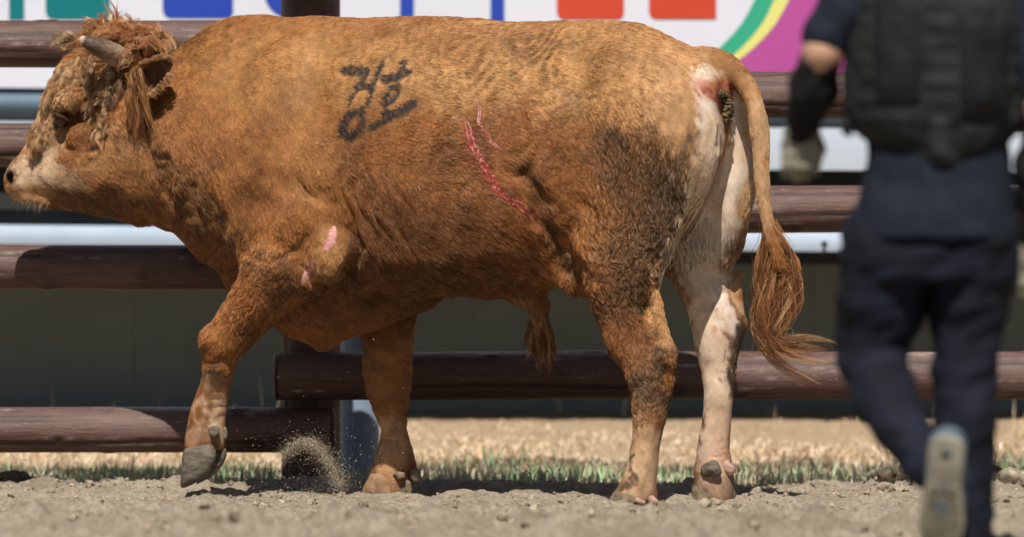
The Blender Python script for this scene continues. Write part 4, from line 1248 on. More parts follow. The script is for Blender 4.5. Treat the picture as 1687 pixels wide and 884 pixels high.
for i in range(60):
    p = W(rn.uniform(380, 900), rn.uniform(490, 700), rn.uniform(-.2, .3)); grain(p.x, p.y, p.z, .0007+.0016*rn.random()**3)
mesh_obj("dust", V_, F_, dm, smooth=False, kind="stuff")

# ================================================================== GRASS AND STRAW
def blades(name, n, xr, yr, hr, cols, matname, lean=.35, width=.0035, dens=None, seed=0, flatten=0):
    r = np.random.default_rng(seed)
    x = r.uniform(*xr, n); y = r.uniform(*yr, n)
    if dens is not None:
        ok = r.uniform(size=n) < dens(x, y); x, y = x[ok], y[ok]; n = len(x)
    z = gz(x, y)-.004
    h = r.uniform(*hr, n)*(1+.35*Noise(1.6, seed+1)(np.stack([x, y, 0*x], 1)))
    if flatten: h = h*(1-.55*smoothstep(2.1, 2.9, y))
    a = r.uniform(0, 2*np.pi, n); th = np.abs(r.normal(0, lean, n))+flatten*r.uniform(.6, 1, n)
    th = np.minimum(th, 1.45)
    dx, dy = np.cos(a), np.sin(a)
    wdt = width*r.uniform(.5, 1.3, n)
    b_ = r.uniform(0, 2*np.pi, n); wx, wy = np.cos(b_)*wdt, np.sin(b_)*wdt
    P0 = np.stack([x, y, z], 1)
    t1 = th*.6; t2 = np.minimum(th*1.5, 1.6)
    D1 = np.stack([dx*np.sin(t1), dy*np.sin(t1), np.cos(t1)], 1); D2 = np.stack([dx*np.sin(t2), dy*np.sin(t2), np.cos(t2)], 1)
    P1 = P0+D1*(h*.55)[:,None]; P2 = P1+D2*(h*.45)[:,None]
    Wv = np.stack([wx, wy, 0*wx], 1)
    V = np.stack([P0-Wv, P0+Wv, P1+Wv*.75, P1-Wv*.75, P2], 1).reshape(-1, 3)
    i = np.arange(n)*5
    f4 = np.stack([i, i+1, i+2, i+3], 1).tolist(); f3 = np.stack([i+3, i+2, i+4], 1).tolist()
    M = bpy.data.materials.get(matname) or attr_mat(matname, "tint", .7, .2)
    o = mesh_obj(name, V, f4+f3, M, smooth=False, kind="stuff")
    c = np.array(cols)[r.integers(len(cols), size=n)]*r.uniform(.7, 1.25, n)[:,None]
    ca_ = o.data.color_attributes.new("tint", 'FLOAT_COLOR', 'POINT')
    ca_.data.foreach_set("color", np.concatenate([np.repeat(c, 5, 0), np.ones((n*5,1))], 1).astype(np.float32).ravel())
    return o
GREEN = [(.26,.50,.24),(.38,.58,.31),(.48,.60,.38),(.22,.44,.21),(.54,.60,.40)]
PALE = [(.64,.58,.40),(.70,.62,.45),(.54,.52,.34),(.74,.65,.48)]
STRAW = [(.70,.56,.39),(.76,.63,.46),(.66,.50,.33),(.80,.68,.51),(.56,.38,.22)]
clump = Noise(1.3, 71); clump2 = Noise(4.0, 72)
blades("grass", 9500, (-2.1, 2.1), (.86, 1.8), (.02, .07), GREEN, "grass_blade", .35, .0032, lambda x, y: np.clip(.50+.35*clump(np.stack([x, y, 0*x], 1))+.3*clump2(np.stack([x, y, 0*x], 1)), .05, 1)*np.where(x < -.4, .75, 1), 81)
blades("dry_grass", 10000, (-2.2, 2.2), (.84, 1.85), (.015, .055), PALE, "grass_blade", .45, .0030, None, 82)
blades("straw", 46000, (-2.3, 2.3), (1.65, 3.45), (.03, .08), STRAW, "grass_blade", .25, .0026, lambda x, y: np.clip(.75+.4*clump2(np.stack([x, y*2, 0*x], 1))-.97*smoothstep(2.8, 3.1, y), .0, 1), 83, 1.5)
blades("straw", 90, (-2.3, 2.3), (2.2, 3.6), (.07, .17), STRAW, "grass_blade", .35, .0022, lambda x, y: np.clip(.2+.8*clump2(np.stack([x, y, 0*x], 1)), .03, 1), 84)

# ================================================================== THE LOG FENCE
wood = Mat("stained_log", (.2,.1,.08), .5, .4)
at_ = wood.node("ShaderNodeAttribute"); at_.attribute_name = "wear"
av = wood.node("ShaderNodeSeparateColor"); wood.link(at_.outputs["Color"], av.inputs[0])
g_ = wood.noise(9, 8, .65, wood.coords((.7, 14, 14)), 1.2)
g2 = wood.noise(40, 5, .6, wood.coords((.5, 6, 6)))
cw = wood.ramp(g_, [(.30, (.016,.008,.007)), (.5, (.088,.037,.028)), (.70, (.18,.088,.066))])
cw = wood.mix(.4, cw, wood.ramp(g2, [(.3, (.030,.014,.011)), (.7, (.165,.092,.075))]))
blot = wood.noise(3.2, 6, .6, wood.coords((.5, 2, 2)))
cw = wood.mix(wood.ramp(blot, [(.50, (0,0,0)), (.70, (.5,.5,.5))]), cw, (.17,.115,.098))
scuff = wood.noise(26, 6, .75, wood.coords((.35, 2.4, 2.4)), 2.0)
cw = wood.mix(wood.ramp(scuff, [(.635, (0,0,0)), (.69, (.85,.85,.85))]), cw, (.48,.42,.36))
cw = wood.mix(av.outputs[0], cw, (.45,.385,.33))       # scrapes down to bare wood
cw = wood.mix(av.outputs[1], cw, (.018,.011,.010))     # cracks
wood.color(cw)
wood.rough(wood.ramp(g2, [(.3, (.42,.42,.42)), (.7, (.62,.62,.62))]))
wood.bump(g_, .5, .006); wood.bump(wood.noise(150, 4, .7, wood.coords((.5, 3, 3))), .35, .003)

fence = empty("log_fence", W(512, 805, .85), "brown log fence of round rails on a stout post behind the bull", "fence")
def log(name, p0, p1, r, seed, n=56, seg=150, cracks=2, scrapes=6, dome=True):
    rn_ = np.random.default_rng(seed)
    p0, p1 = np.array(tuple(p0)), np.array(tuple(p1)); L_ = np.linalg.norm(p1-p0); ax_ = (p1-p0)/L_
    upv = np.array((0, 0, 1.0)) if abs(ax_[2]) < .9 else np.array((0, -1.0, 0))
    sd_ = np.cross(ax_, upv); sd_ /= np.linalg.norm(sd_); upv = np.cross(sd_, ax_)
    t = np.linspace(0, 1, seg); e = .014/L_
    t = np.concatenate([[0, e*.3, e], t[1:-1], [1-e, 1-e*.3, 1]]); er = np.concatenate([[.80, .93, 1], np.ones(seg-2), [1, .93, .80]])
    a = np.linspace(0, 2*np.pi, n, endpoint=False)
    T, A_ = np.meshgrid(t, a, indexing='ij')
    R_ = r*(1+.012*np.sin(A_*2+rn_.uniform(0, 6))+.007*np.sin(A_*3+T*5)+.012*np.sin(T*L_*1.3+rn_.uniform(0, 6))+.004*np.sin(T*L_*7+A_*2))*er[:,None]
    wear = np.zeros_like(R_); crack = np.zeros_like(R_)
    for c in range(cracks):
        a0 = rn_.uniform(-.9, .9) if c % 2 == 0 else rn_.uniform(0, 6.28)   # angle 0 faces the arena
        wob = a0+.05*np.sin(T*L_*3+c)+.03*np.sin(T*L_*11+c*2)
        dd = np.abs((A_-wob+np.pi) % (2*np.pi)-np.pi)
        t0 = rn_.uniform(0, .5); t1_ = t0+rn_.uniform(.3, .7)
        m = np.exp(-(dd/.075)**2)*smoothstep(t0, t0+.04, T)*smoothstep(t1_, t1_-.04, T)
        R_ -= m*.006; crack = np.maximum(crack, m)
    for k in range(scrapes):
        a0 = rn_.uniform(-.7, 1.3); t0 = rn_.uniform(0, 1); ln_ = rn_.uniform(.03, .12)/L_
        dd = np.abs((A_-a0-(T-t0)*rn_.uniform(-2, 2)+np.pi) % (2*np.pi)-np.pi)
        wear = np.maximum(wear, .8*np.exp(-(dd/.05)**2)*np.exp(-((T-t0)/ln_)**2)*(.5+.5*np.sin(T*L_*90+A_*20+k)))
    for k in range(int(L_*3.2)):      # knots
        a0 = rn_.uniform(-1.2, 1.9); t0 = rn_.uniform(0, 1)
        dd = np.hypot((np.abs((A_-a0+np.pi) % (2*np.pi)-np.pi))*r, (T-t0)*L_*.6)
        R_ += .0035*np.exp(-((dd-.016)/.008)**2)-.003*np.exp(-(dd/.008)**2); crack = np.maximum(crack, .75*np.exp(-(dd/.009)**2)+.35*np.exp(-((dd-.019)/.005)**2))
    topw = np.exp(-((A_-1.35)/.28)**2)*np.clip(.9*np.sin(T*L_*2.1+seed)+.6*np.sin(T*L_*6.3+seed*2)-.55, 0, 1)
    wear = np.maximum(wear, topw)
    wear *= rn_.uniform(.2, 1, wear.shape)
    # angle 0 = towards the camera (-Y for a rail), pi/2 = up
    fr = -sd_ if sd_[1] > 0 else sd_
    pos = p0+(ax_*L_)*T[:,:,None]+upv*(.0035*np.sin(T*L_*1.1+seed)+.002*np.sin(T*L_*2.9+seed*3))[:,:,None]+fr*(np.cos(A_)*R_)[:,:,None]+upv*(np.sin(A_)*R_)[:,:,None]
    vs = pos.reshape(-1, 3); m_ = len(t)
    ii = np.arange(m_*n).reshape(m_, n)
    f = np.stack([ii[:-1], np.roll(ii, -1, 1)[:-1], np.roll(ii, -1, 1)[1:], ii[1:]], -1).reshape(-1, 4).tolist()
    f += [tuple(ii[0][::-1]), tuple(ii[-1])]
    bmx = bmesh.new()
    o = mesh_obj(name, vs-(p0+p1)/2, f, wood.m, fence)
    bmx.from_mesh(o.data); bmesh.ops.recalc_face_normals(bmx, faces=bmx.faces); bmx.to_mesh(o.data); bmx.free()
    o.location = (p0+p1)/2
    ca_ = o.data.color_attributes.new("wear", 'FLOAT_COLOR', 'POINT')
    ca_.data.foreach_set("color", np.stack([wear.ravel(), crack.ravel()*.9, 0*wear.ravel(), 0*wear.ravel()+1], 1).astype(np.float32).ravel())
    return o
RY = .70
def rail(px0, px1, py_, r, seed, tilt=0):
    d_ = (DIST+RY)/FOC
    z = CAMZ+(HOR-py_)*d_
    log("rail", ((px0-PHW/2)*d_, RY, z), ((px1-PHW/2)*d_, RY, z+tilt), r*d_, seed, cracks=4, scrapes=16, seg=int(300*(px1-px0)/1600)+8)
PX_POST = (-930, 512, 1955)
for k, (py_, r, tl_) in enumerate(((73.5,38.5,0),(240.5,36.5,0),(437.5,37.5,-.002),(707,38.5,0))):
    rail(PX_POST[0]-50, 553, py_, r, 100+k, tl_)
for k, (py_, r, tl_) in enumerate(((-45,38,0),(155.5,38,0),(343,38.5,0),(617,39,0))):
    rail(450, PX_POST[2]+60, py_, r, 120+k, tl_)
for k, p in enumerate(PX_POST):
    y = RY+.155
    d_ = (DIST+y)/FOC
    log("post", ((p-PHW/2)*d_, y, -.25), ((p-PHW/2)*d_, y, 1.78), .0955, 140+k, cracks=4, scrapes=3, seg=90)

# ================================================================== THE BARRIER BEHIND
FY = 2.9                                  # its front
TILT = 12/1400.0                          # it falls a little towards the right of the photo
def bar_strip(name, py0, py1, y0, y1, mat, parent, x0=-1400, x1=3100, bevel=.006, label=None, crown=0):
    """A long board between two photo rows (as seen at its front)."""
    d_ = (DIST+y0)/FOC
    X0, X1 = (x0-PHW/2)*d_, (x1-PHW/2)*d_
    def zz(py_, px_): return CAMZ+(HOR-py_-(px_-100)*TILT)*d_
    prof = []
    n = 7
    for i in range(n+1):      # front face, bellied outwards by crown
        t = i/n; prof.append((y0-crown*math.sin(math.pi*t), t))
    vs = []
    for px_, X_ in ((x0, X0), (x1, X1)):
        zt_, zb_ = zz(py0, px_), zz(py1, px_)
        for yy, t in prof: vs.append((X_, yy, zb_+(zt_-zb_)*t))
        vs.append((X_, y1, zt_)); vs.append((X_, y1, zb_))
    m_ = len(prof)+2
    fs = [(i, m_+i, m_+(i+1) % m_, (i+1) % m_) for i in range(m_)]+[tuple(range(m_-1, -1, -1)), tuple(range(m_, 2*m_))]
    o = mesh_obj(name, vs, fs, mat, parent, smooth=False, label=label)
    bmx = bmesh.new(); bmx.from_mesh(o.data); bmesh.ops.recalc_face_normals(bmx, faces=bmx.faces)
    bmx.to_mesh(o.data); bmx.free()
    return o
barrier = empty("arena_barrier", W(843, 690, 3.0), "dark green wall with pale blue metal strips, behind the log fence and under the banner", "barrier")
paleblue = noisy("pale_blue_paint", (.40,.49,.62), (.47,.56,.68), 3, .75, .2, .08, 40, .003)
slate = noisy("slate_blue_paint", (.085,.135,.18), (.115,.175,.225), 4, .6, .3, .05, 30, .003)
whitep = noisy("white_panel_paint", (.44,.50,.58), (.49,.545,.615), 2.5, .75, .2, .05, 40, .003)
darkm = noisy("shade_and_bolt_dark", (.016,.018,.017), (.028,.030,.028), 4, .7, .2, .1, 30, .003)  # near-black stands in for the gap's shade; the bolt shares it
gw = Mat("green_wall_paint", (.05,.06,.055), .55, .35)
gn = gw.noise(2.2, 7, .62, gw.coords((1, 1, 2.2)))
gc_ = gw.ramp(gn, [(.3, (.150,.190,.190)), (.7, (.195,.235,.232))])
gs = gw.noise(9, 6, .7, gw.coords((2.5, 2.5, .5)))
gc_ = gw.mix(gw.ramp(gs, [(.63, (0,0,0)), (.78, (.35,.35,.35))]), gc_, (.25,.27,.25))
gw.color(gc_); gw.bump(gw.noise(30, 5), .15, .004)
bar_strip("coping_bar", 371, 403, FY, FY+.35, paleblue, barrier, crown=.006)
bar_strip("added_backing", 268, 371.5, FY+.11, FY+.2, darkm, barrier)  # added backing that shuts the sun out of the open gap
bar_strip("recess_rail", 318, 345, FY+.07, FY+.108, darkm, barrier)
bar_strip("white_strip", 200, 269, FY, FY+.3, whitep, barrier, crown=.003)
bar_strip("blue_strip", 144, 199.3, FY+.012, FY+.3, slate, barrier, crown=.045)
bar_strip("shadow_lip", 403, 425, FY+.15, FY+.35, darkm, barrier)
# the wall under the coping, in panels with joints between
d_ = (DIST+FY+.85)/FOC
px_ = -900; k = 0
wallm = gw.m
zt_ = CAMZ+(HOR-392)*d_
while px_ < 2600:
    m = MB(); x0_, x1_ = (px_-PHW/2)*d_+.0008, (px_+560-PHW/2)*d_-.0008
    m.box((x0_, FY+.85, -.1), (x1_, FY+.97, zt_))
    o = m.build("wall_panel", wallm, barrier, smooth=False)
    px_ += 560
m = MB(); m.box(((-900-PHW/2)*d_, FY+.9, -.1), ((2600-PHW/2)*d_, FY+1.1, zt_+.02)); m.build("wall_back", darkm, barrier, smooth=False)
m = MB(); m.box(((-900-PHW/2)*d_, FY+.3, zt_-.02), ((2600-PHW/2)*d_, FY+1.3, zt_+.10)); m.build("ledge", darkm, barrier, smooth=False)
# small clamp bolt on the coping
m = MB(); c = W(1358, 412, FY-.03)
m.tube([c+Vector((0,0,-.016)), c+Vector((0,0,.012))], [.006,.006], 10); m.tube([c+Vector((0,0,.012)), c+Vector((0,0,.018)), c+Vector((0,0,.028)), c+Vector((0,0,.032))], [.006,.011,.011,.005], 10)
m.build("bolt", darkm, barrier)
# supporting steel tube behind the fence post
tm = noisy("blue_grey_steel", (.20,.27,.36), (.26,.33,.42), 5, .4, .5, .1, 60, .002)
m = MB(); yy = 1.32; d2 = (DIST+yy)/FOC; cx = (592-PHW/2)*d2
m.tube([(cx, yy, -.1), (cx, yy, .02), (cx, yy, .5), (cx, yy, .95)], [.066]*4, 28)
o = mesh_obj("steel_post", m.v, m.f, tm)
bp = MB(); bp.tube([(cx, yy, .95), (cx, yy, .962), (cx, yy, .966)], [.071,.071,.06], 28); bp.build("cap", tm, o)
bp = MB(); bp.box((cx-.11, yy-.11, -.02), (cx+.11, yy+.11, .012)); bp.build("base_plate", tm, o, smooth=False)
tag(o, "blue-grey steel tube standing behind the fence post, half hidden by the bull's foreleg", "post")

# ================================================================== THE BANNER
BY = FY-.03
db = (DIST+BY)/FOC
def bz(py_, px_=100): return CAMZ+(HOR-py_-(px_-100)*TILT)*db
def bxx(px_): return (px_-PHW/2)*db
vinyl = Mat("banner_vinyl", (.78,.78,.82), .5, .3)
vinyl.color(vinyl.ramp(vinyl.noise(1.5, 3), [(.3, (.60,.61,.69)), (.7, (.64,.65,.72))]))
banner = empty("banner", (bxx(700), BY, bz(145)), "white vinyl banner with large teal, blue and red letters, hung above the bull's back", "banner")
def ripple(x, z): return .004*math.sin(x*3.1+z*2)+.002*math.sin(x*7.3-z*5)
def sheet(name, poly_fn, mat, off, label=None, parent=None, nx=60, nz=6):
    """A cloth piece: columns of (x, low z, high z) laid on the rippled banner, off metres proud of it."""
    cols_ = poly_fn
    vs, fs = [], []
    for (x, z0, z1) in cols_:
        for j in range(nz+1):
            z = z0+(z1-z0)*j/nz; vs.append((x, BY-ripple(x, z)-off, z))
    n = len(cols_)
    for i in range(n-1):
        for j in range(nz):
            a = i*(nz+1)+j; fs.append((a, a+nz+1, a+nz+2, a+1))
    k = len(vs)
    vs += [(x, y+.0012, z) for x, y, z in vs]
    fs += [tuple(reversed([i+k for i in f])) for f in fs[:]]
    o = mesh_obj(name, vs, fs, mat, parent or banner, label=label)
    return o
TOPZ = bz(-420)
sheet("cloth", [(bxx(p), bz(145, p), TOPZ) for p in np.linspace(-1300, 3000, 360)], vinyl.m, 0, nz=40)
def print_mat(name, c): return noisy(name, tuple(x*.80 for x in c), tuple(x*.86 for x in c), 2, .5, .3, 0)
TEAL, BLUE, REDP = print_mat("teal_print", s2l(2,120,126)), print_mat("blue_print", s2l(42,72,178)), print_mat("red_print", s2l(208,74,48))
GRN, YEL, MAG = print_mat("green_print", s2l(56,172,138)), print_mat("yellow_print", s2l(228,226,132)), print_mat("magenta_print", s2l(184,82,156))
def block(x0, x1, py_b, mat, rl=0, rr=0, py_t=-150, label=None):
    """The foot of a printed letter: an upright block, its lower corners rounded by rl and rr."""
    cols_ = []
    xs_ = np.unique(np.concatenate([np.linspace(x0, x0+max(rl, 1), 9), np.linspace(x1-max(rr, 1), x1, 9)]))
    for x in xs_:
        up_ = 0
        if rl and x < x0+rl: up_ = rl-math.sqrt(max(0, rl*rl-(x0+rl-x)**2))
        if rr and x > x1-rr: up_ = rr-math.sqrt(max(0, rr*rr-(x-x1+rr)**2))
        cols_.append((bxx(x), bz(py_b-up_), bz(py_t)))
    sheet("letter", cols_, mat, .003, label, nz=8)
block(15, 40, 32, TEAL); block(75, 181, 31, TEAL, 14, 10); block(268, 384, 29.5, BLUE, 15, 11)
cols_ = [(bxx(x), bz(y), bz(-150)) for x, y in ((433,-14),(437,-2),(441,7),(446,14),(453,21),(462,26),(475,29),(490,30),(510,26))]
sheet("letter", cols_, BLUE, .003, "blue curved letter foot behind the fence post")
block(659, 682, 34.5, BLUE); block(808, 831, 36, BLUE); block(917, 1028, 32, REDP, 14, 12); block(1069, 1180, 31, REDP, 13, 0)
def band(name, edge0, edge1, mat, off, nb=7):
    """Printed band between two curves given as (row, x)."""
    rows = np.linspace(-200, 165, 60)
    vs, fs = [], []
    for r_ in rows:
        a = np.interp(r_, [e[0] for e in edge0], [e[1] for e in edge0]); b_ = np.interp(r_, [e[0] for e in edge1], [e[1] for e in edge1])
        for j in range(nb):
            p = a+(b_-a)*j/(nb-1); x, z = bxx(p), bz(r_+9.0-(p-100)*0, 100)
            vs.append((x, BY-ripple(x, z)-off, z))
    for i in range(59):
        for j in range(nb-1):
            a = i*nb+j; fs.append((a, a+nb, a+nb+1, a+1))
    k = len(vs); vs += [(x, y+.0012, z) for x, y, z in vs]; fs += [tuple(reversed([i+k for i in f])) for f in fs[:]]
    # keep it on the cloth
    vs = [(x, y, max(z, bz(145, x/db+PHW/2)+.001)) for x, y, z in vs]
    mesh_obj(name, vs, fs, mat, banner)
arc0 = [(-160,1295),(-60,1262),(-10,1248),(0,1243),(20,1233),(40,1221),(60,1204),(80,1184),(95,1166),(110,1140),(140,1080),(165,1020)]
arc1 = [(r_, x+(32 if r_ < 0 else 32+.05*r_)) for r_, x in arc0]; arc2 = [(r_, x+(58 if r_ < 0 else 56)) for r_, x in arc0]
# rows of the arcs are given without the banner's own tilt
arcs = lambda e: [(r_-9.0, x) for r_, x in e]
band("printed_band", arcs(arc0), arcs(arc1), GRN, .003); band("printed_band", arcs(arc1), arcs(arc2), YEL, .0034)
band("printed_panel", arcs(arc2), [(-400, 3000), (400, 3000)], MAG, .0026, 160)
# ================================================================== THE PERSON
PY_ = -3.96
PS = (DIST+PY_)/FOC
def Q(px_, py_, dy=0.0): return np.array(W(px_, py_, PY_+dy), np.float32)
person = empty("person", (Q(1545, 930)[0], PY_, 0.0), "person in dark vest and navy trousers walking away with one heel raised", "person")
def pfield(lo, hi, h=.009):
    a, b_ = Q(lo[0], hi[1], 0), Q(hi[0], lo[1], 0)
    return Field((a[0], PY_+lo[2], a[2]), (b_[0], PY_+hi[2], b_[2]), h)
def pchain(f, pts, rad, k=.02, sq=None, ax_=(0,1,0)):
    f.chain([Q(*p) for p in pts], [r*PS for r in rad], k, (ax_, sq) if sq else None)
def pcol(f, rows, k=.03):
    """rows: photo row, left, right, depth of the middle, half depth (metres)"""
    z = [Q(1545, r[0])[2] for r in rows]
    f.column(z, [Q(r[1], 0)[0] for r in rows], [Q(r[2], 0)[0] for r in rows], [PY_+r[3] for r in rows], [r[4] for r in rows], k)
def finish(f, name, mat, parent, amp=0, fr=6, stretch=(1,1,1), seed=0, largest=True):
    v, q = f.surface()
    if largest: v, q = keep_largest(v, q)
    v = relax(v, q, 1, .5)
    if amp:
        n = vnormals(v, q); s_ = np.array(stretch, np.float32)
        w = Noise(fr, 200+seed)(v*s_)
        v = v+n*(amp*(np.abs(w)-.6)+amp*.5*Noise(fr*2.3, 230+seed)(v*s_))[:,None]
    return mesh_obj(name, v, q, mat, parent), v, q
SHL, ELL, WRL = (1418,-22,0), (1356,84,-.02), (1322,208,.10)
SHR, ELR, WRR = (1672,-22,0), (1722,176,-.04), (1704,384,.03)
HIPL, KNL, ANL = (1478,345,0), (1437,590,.07), (1514,748,-.165)
HIPR, KNR, ANR = (1606,345,0), (1590,610,.02), (1588,868,.0)
def fingers(f, wrist, palm, tips, thumb, r=7.5):
    q_ = r/10
    pchain(f, [wrist, palm], [24*q_, 27*q_], .012, .6)
    px_, py_, pd_ = palm
    for i, (dx, dy, dd) in enumerate(tips):
        rx_ = px_+(-20+13.5*i); ry_ = py_+20-abs(i-1.4)*2
        pchain(f, [(rx_, ry_-8, pd_), (rx_+dx*.4, ry_+dy*.45, pd_-.006), (rx_+dx*.8, ry_+dy*.85, pd_+dd*.4), (rx_+dx, ry_+dy, pd_+dd)], [r, r*.92, r*.85, r*.7], .004)
    pchain(f, [(thumb[0][0], thumb[0][1], pd_), thumb[1], thumb[2]], [12*q_, 10.5*q_, 8*q_], .006)
# the body, one continuous figure under the clothes
f = pfield((1280,-265,-.45), (1760,945,.40), .010)
pcol(f, [(-55,1480,1612,0,.08),(-20,1440,1650,0,.11),(60,1440,1650,0,.12),(160,1456,1634,0,.11),(250,1452,1640,0,.115),(330,1432,1652,0,.125),(400,1440,1648,0,.12)])
pchain(f, [(1545,-40,0),(1545,-110,.01)], [42,38], .03)
f.ell(Q(1545,-180,.025), (.076,.098,.115), .02)
pchain(f, [(1545,-172,.115),(1545,-158,.14)], [8,11], .012)          # nose
pchain(f, [(1530,-138,.105),(1560,-138,.105)], [8,8], .012)          # mouth
for e in (-1, 1):
    f.ell(Q(1545+e*21,-186,.105), (.016,.012,.011), .008, None, True)   # eye hollows
    f.ell(Q(1545+e*52,-172,.01), (.010,.020,.032), .008)                # ears
pchain(f, [SHL, ELL, WRL], [40, 31, 21], .025); pchain(f, [SHR, ELR, WRR], [40, 31, 21], .025)
fingers(f, WRL, (1319,238,.12), [(-4,34,.02),(0,38,.025),(3,36,.03),(4,28,.03)], [(1340,225),(1350,246,.10),(1346,264,.12)])
fingers(f, WRR, (1700,428,.04), [(-3,42,.01),(0,46,.012),(2,42,.015),(4,34,.015)], [(1680,414),(1668,438,.05),(1672,458,.06)])
for a, b_, c_ in ((HIPL, KNL, ANL), (HIPR, KNR, ANR)):
    pchain(f, [a, b_, c_], [60, 38, 22], .02)
pchain(f, [ANL, (1549,790,-.215), (1549,872,-.20)], [24,20,15], .02); pchain(f, [ANR, (1588,905,.03), (1585,912,.15)], [27,26,20], .02)
skin = noisy("skin", (.42,.24,.16), (.50,.29,.20), 30, .5, .35, .1, 200, .001)
finish(f, "body", skin, person)
# hair on the head
f = pfield((1460,-270,-.2), (1630,-100,.2), .008)
f.ell(Q(1545,-194,.0), (.083,.100,.108), .02); f.ell(Q(1545,-150,-.02), (.072,.078,.07), .02)
f.ell(Q(1545,-165,.15), (.07,.085,.085), .02, None, True)
finish(f, "hair", noisy("dark_hair", (.010,.009,.008), (.03,.025,.02), 90, .5, .4, .8, 200, .004), person, .004, 16)
# shirt
navy = noisy("navy_cloth", (.008,.011,.020), (.012,.016,.028), 14, .85, .2, .35, 500, .002)
trou = noisy("dark_trouser_cloth", (.005,.006,.010), (.010,.012,.024), 9, .85, .2, .35, 500, .002)
f = pfield((1290,-90,-.35), (1790,420,.35))
pcol(f, [(-66,1488,1604,0,.08),(-40,1440,1650,0,.115),(0,1424,1666,0,.135),(100,1424,1666,0,.14),(200,1428,1664,0,.135),(250,1430,1664,0,.135),(300,1420,1670,0,.14),(345,1410,1676,0,.15),(392,1400,1681,0,.155)])
pchain(f, [SHL, (1364,60,-.015)], [52, 43], .03); pchain(f, [SHR, (1714,140,-.03)], [52, 43], .03)
f.ell(Q(1545,420,0), (.16,.10,.045), .01, None, True)
finish(f, "shirt", navy, person, .003, 5, (1.2,1.2,1), 1)
# trousers
f = pfield((1340,330,-.42), (1700,910,.35))
pcol(f, [(335,1440,1648,0,.12),(375,1408,1672,0,.135),(420,1392,1676,0,.135),(460,1400,1670,0,.12)])
pchain(f, [(1462,400,0),(1452,500,.04),(1436,585,.07),(1458,660,-.03),(1526,768,-.18)], [76,72,58,50,37], .015)
pchain(f, [(1604,400,0),(1598,500,.02),(1588,605,.02),(1590,700,.0),(1588,884,.0)], [76,64,52,52,47], .015)
finish(f, "trousers", trou, person, .0042, 4.5, (1.1,1.1,1.5), 2)
# vest
vestm = noisy("vest_cloth", (.012,.0145,.0145), (.019,.0225,.022), 30, .8, .2, .4, 600, .002)
patchm = noisy("vest_pouch_cloth", (.004,.005,.007), (.008,.009,.012), 30, .75, .25, .3, 500, .002)
f = pfield((1360,-90,-.35), (1730,310,.3))
pcol(f, [(-70,1456,1634,0,.12),(-30,1412,1678,0,.165),(60,1394,1692,0,.18),(140,1391,1694,0,.18),(195,1397,1690,0,.175),(226,1424,1672,0,.165),(250,1452,1646,0,.155),(268,1482,1616,0,.15),(283,1510,1590,0,.145)], .02)
vo, vv, vq = finish(f, "vest", vestm, person, .004, 5, (1,1,1), 3)
vb = BVHTree.FromPolygons(vv.tolist(), vq.tolist())
def drape(name, x0, y0, x1, y1, off, mat, parent, nx=8, ny=8):
    vs, fs = [], []
    for lay in (0, 1):
        for j in range(ny+1):
            for i in range(nx+1):
                edge = i in (0, nx) or j in (0, ny)
                p = W(x0+(x1-x0)*i/nx, y0+(y1-y0)*j/ny, PY_); d_ = (p-CAMP).normalized()
                loc, nn, _, _ = vb.ray_cast(CAMP, d_)
                if loc is None: loc = vb.find_nearest(p)[0]; nn = Vector((0,-1,0))
                vs.append(loc+Vector((0,-1,0))*((off*(.55 if edge else 1)) if lay == 0 else -.004))
    m_ = (nx+1)*(ny+1)
    for j in range(ny):
        for i in range(nx):
            a = j*(nx+1)+i; fs += [(a, a+nx+1, a+nx+2, a+1), (m_+a, m_+a+1, m_+a+nx+2, m_+a+nx+1)]
    rim = [i for i in range(nx+1)]+[j*(nx+1)+nx for j in range(1, ny+1)]+[ny*(nx+1)+i for i in range(nx-1, -1, -1)]+[j*(nx+1) for j in range(ny-1, -1, -1)]
    for a, b_ in zip(rim[:-1], rim[1:]): fs.append((a, b_, m_+b_, m_+a))
    o = mesh_obj(name, vs, fs, mat, None, smooth=False)
    o.parent = parent
    o.matrix_parent_inverse = Matrix.Identity(4)
    return o
drape("pouch", 1440, -8, 1516, 164, .022, patchm, vo); drape("pouch", 1582, 24, 1662, 184, .022, patchm, vo)
for yy_ in range(-6, 250, 32):
    drape("webbing", 1410 if yy_ < 190 else 1445, yy_, 1437 if yy_ < 170 else 1520, yy_+17, .005, vestm, vo, 5, 3)
    drape("webbing", 1519, yy_+4, 1578, yy_+21, .005, vestm, vo, 5, 3)
    if yy_ < 205: drape("webbing", 1664 if yy_ > 0 else 1600, yy_+6, 1682, yy_+23, .005, vestm, vo, 5, 3)
for yy_ in (205, 236): drape("webbing", 1580, yy_, 1650 if yy_ < 220 else 1630, yy_+15, .005, vestm, vo, 5, 3)
drape("drag_strap", 1532, 190, 1568, 266, .014, noisy("strap_cloth", (.017,.020,.020), (.024,.027,.027), 30, .7), vo, 4, 6)
# side buckle standing out at the waist
m = MB(); c = Q(1404, 208, -.02); m.tube([c+np.array((0,0,.022)), c+np.array((-.012,0,.012)), c+np.array((-.014,0,-.012)), c+np.array((0,0,-.022))], [.008,.014,.014,.007], 10)
o = m.build("buckle", patchm, None); o.parent = vo; o.matrix_parent_inverse = Matrix.Identity(4)
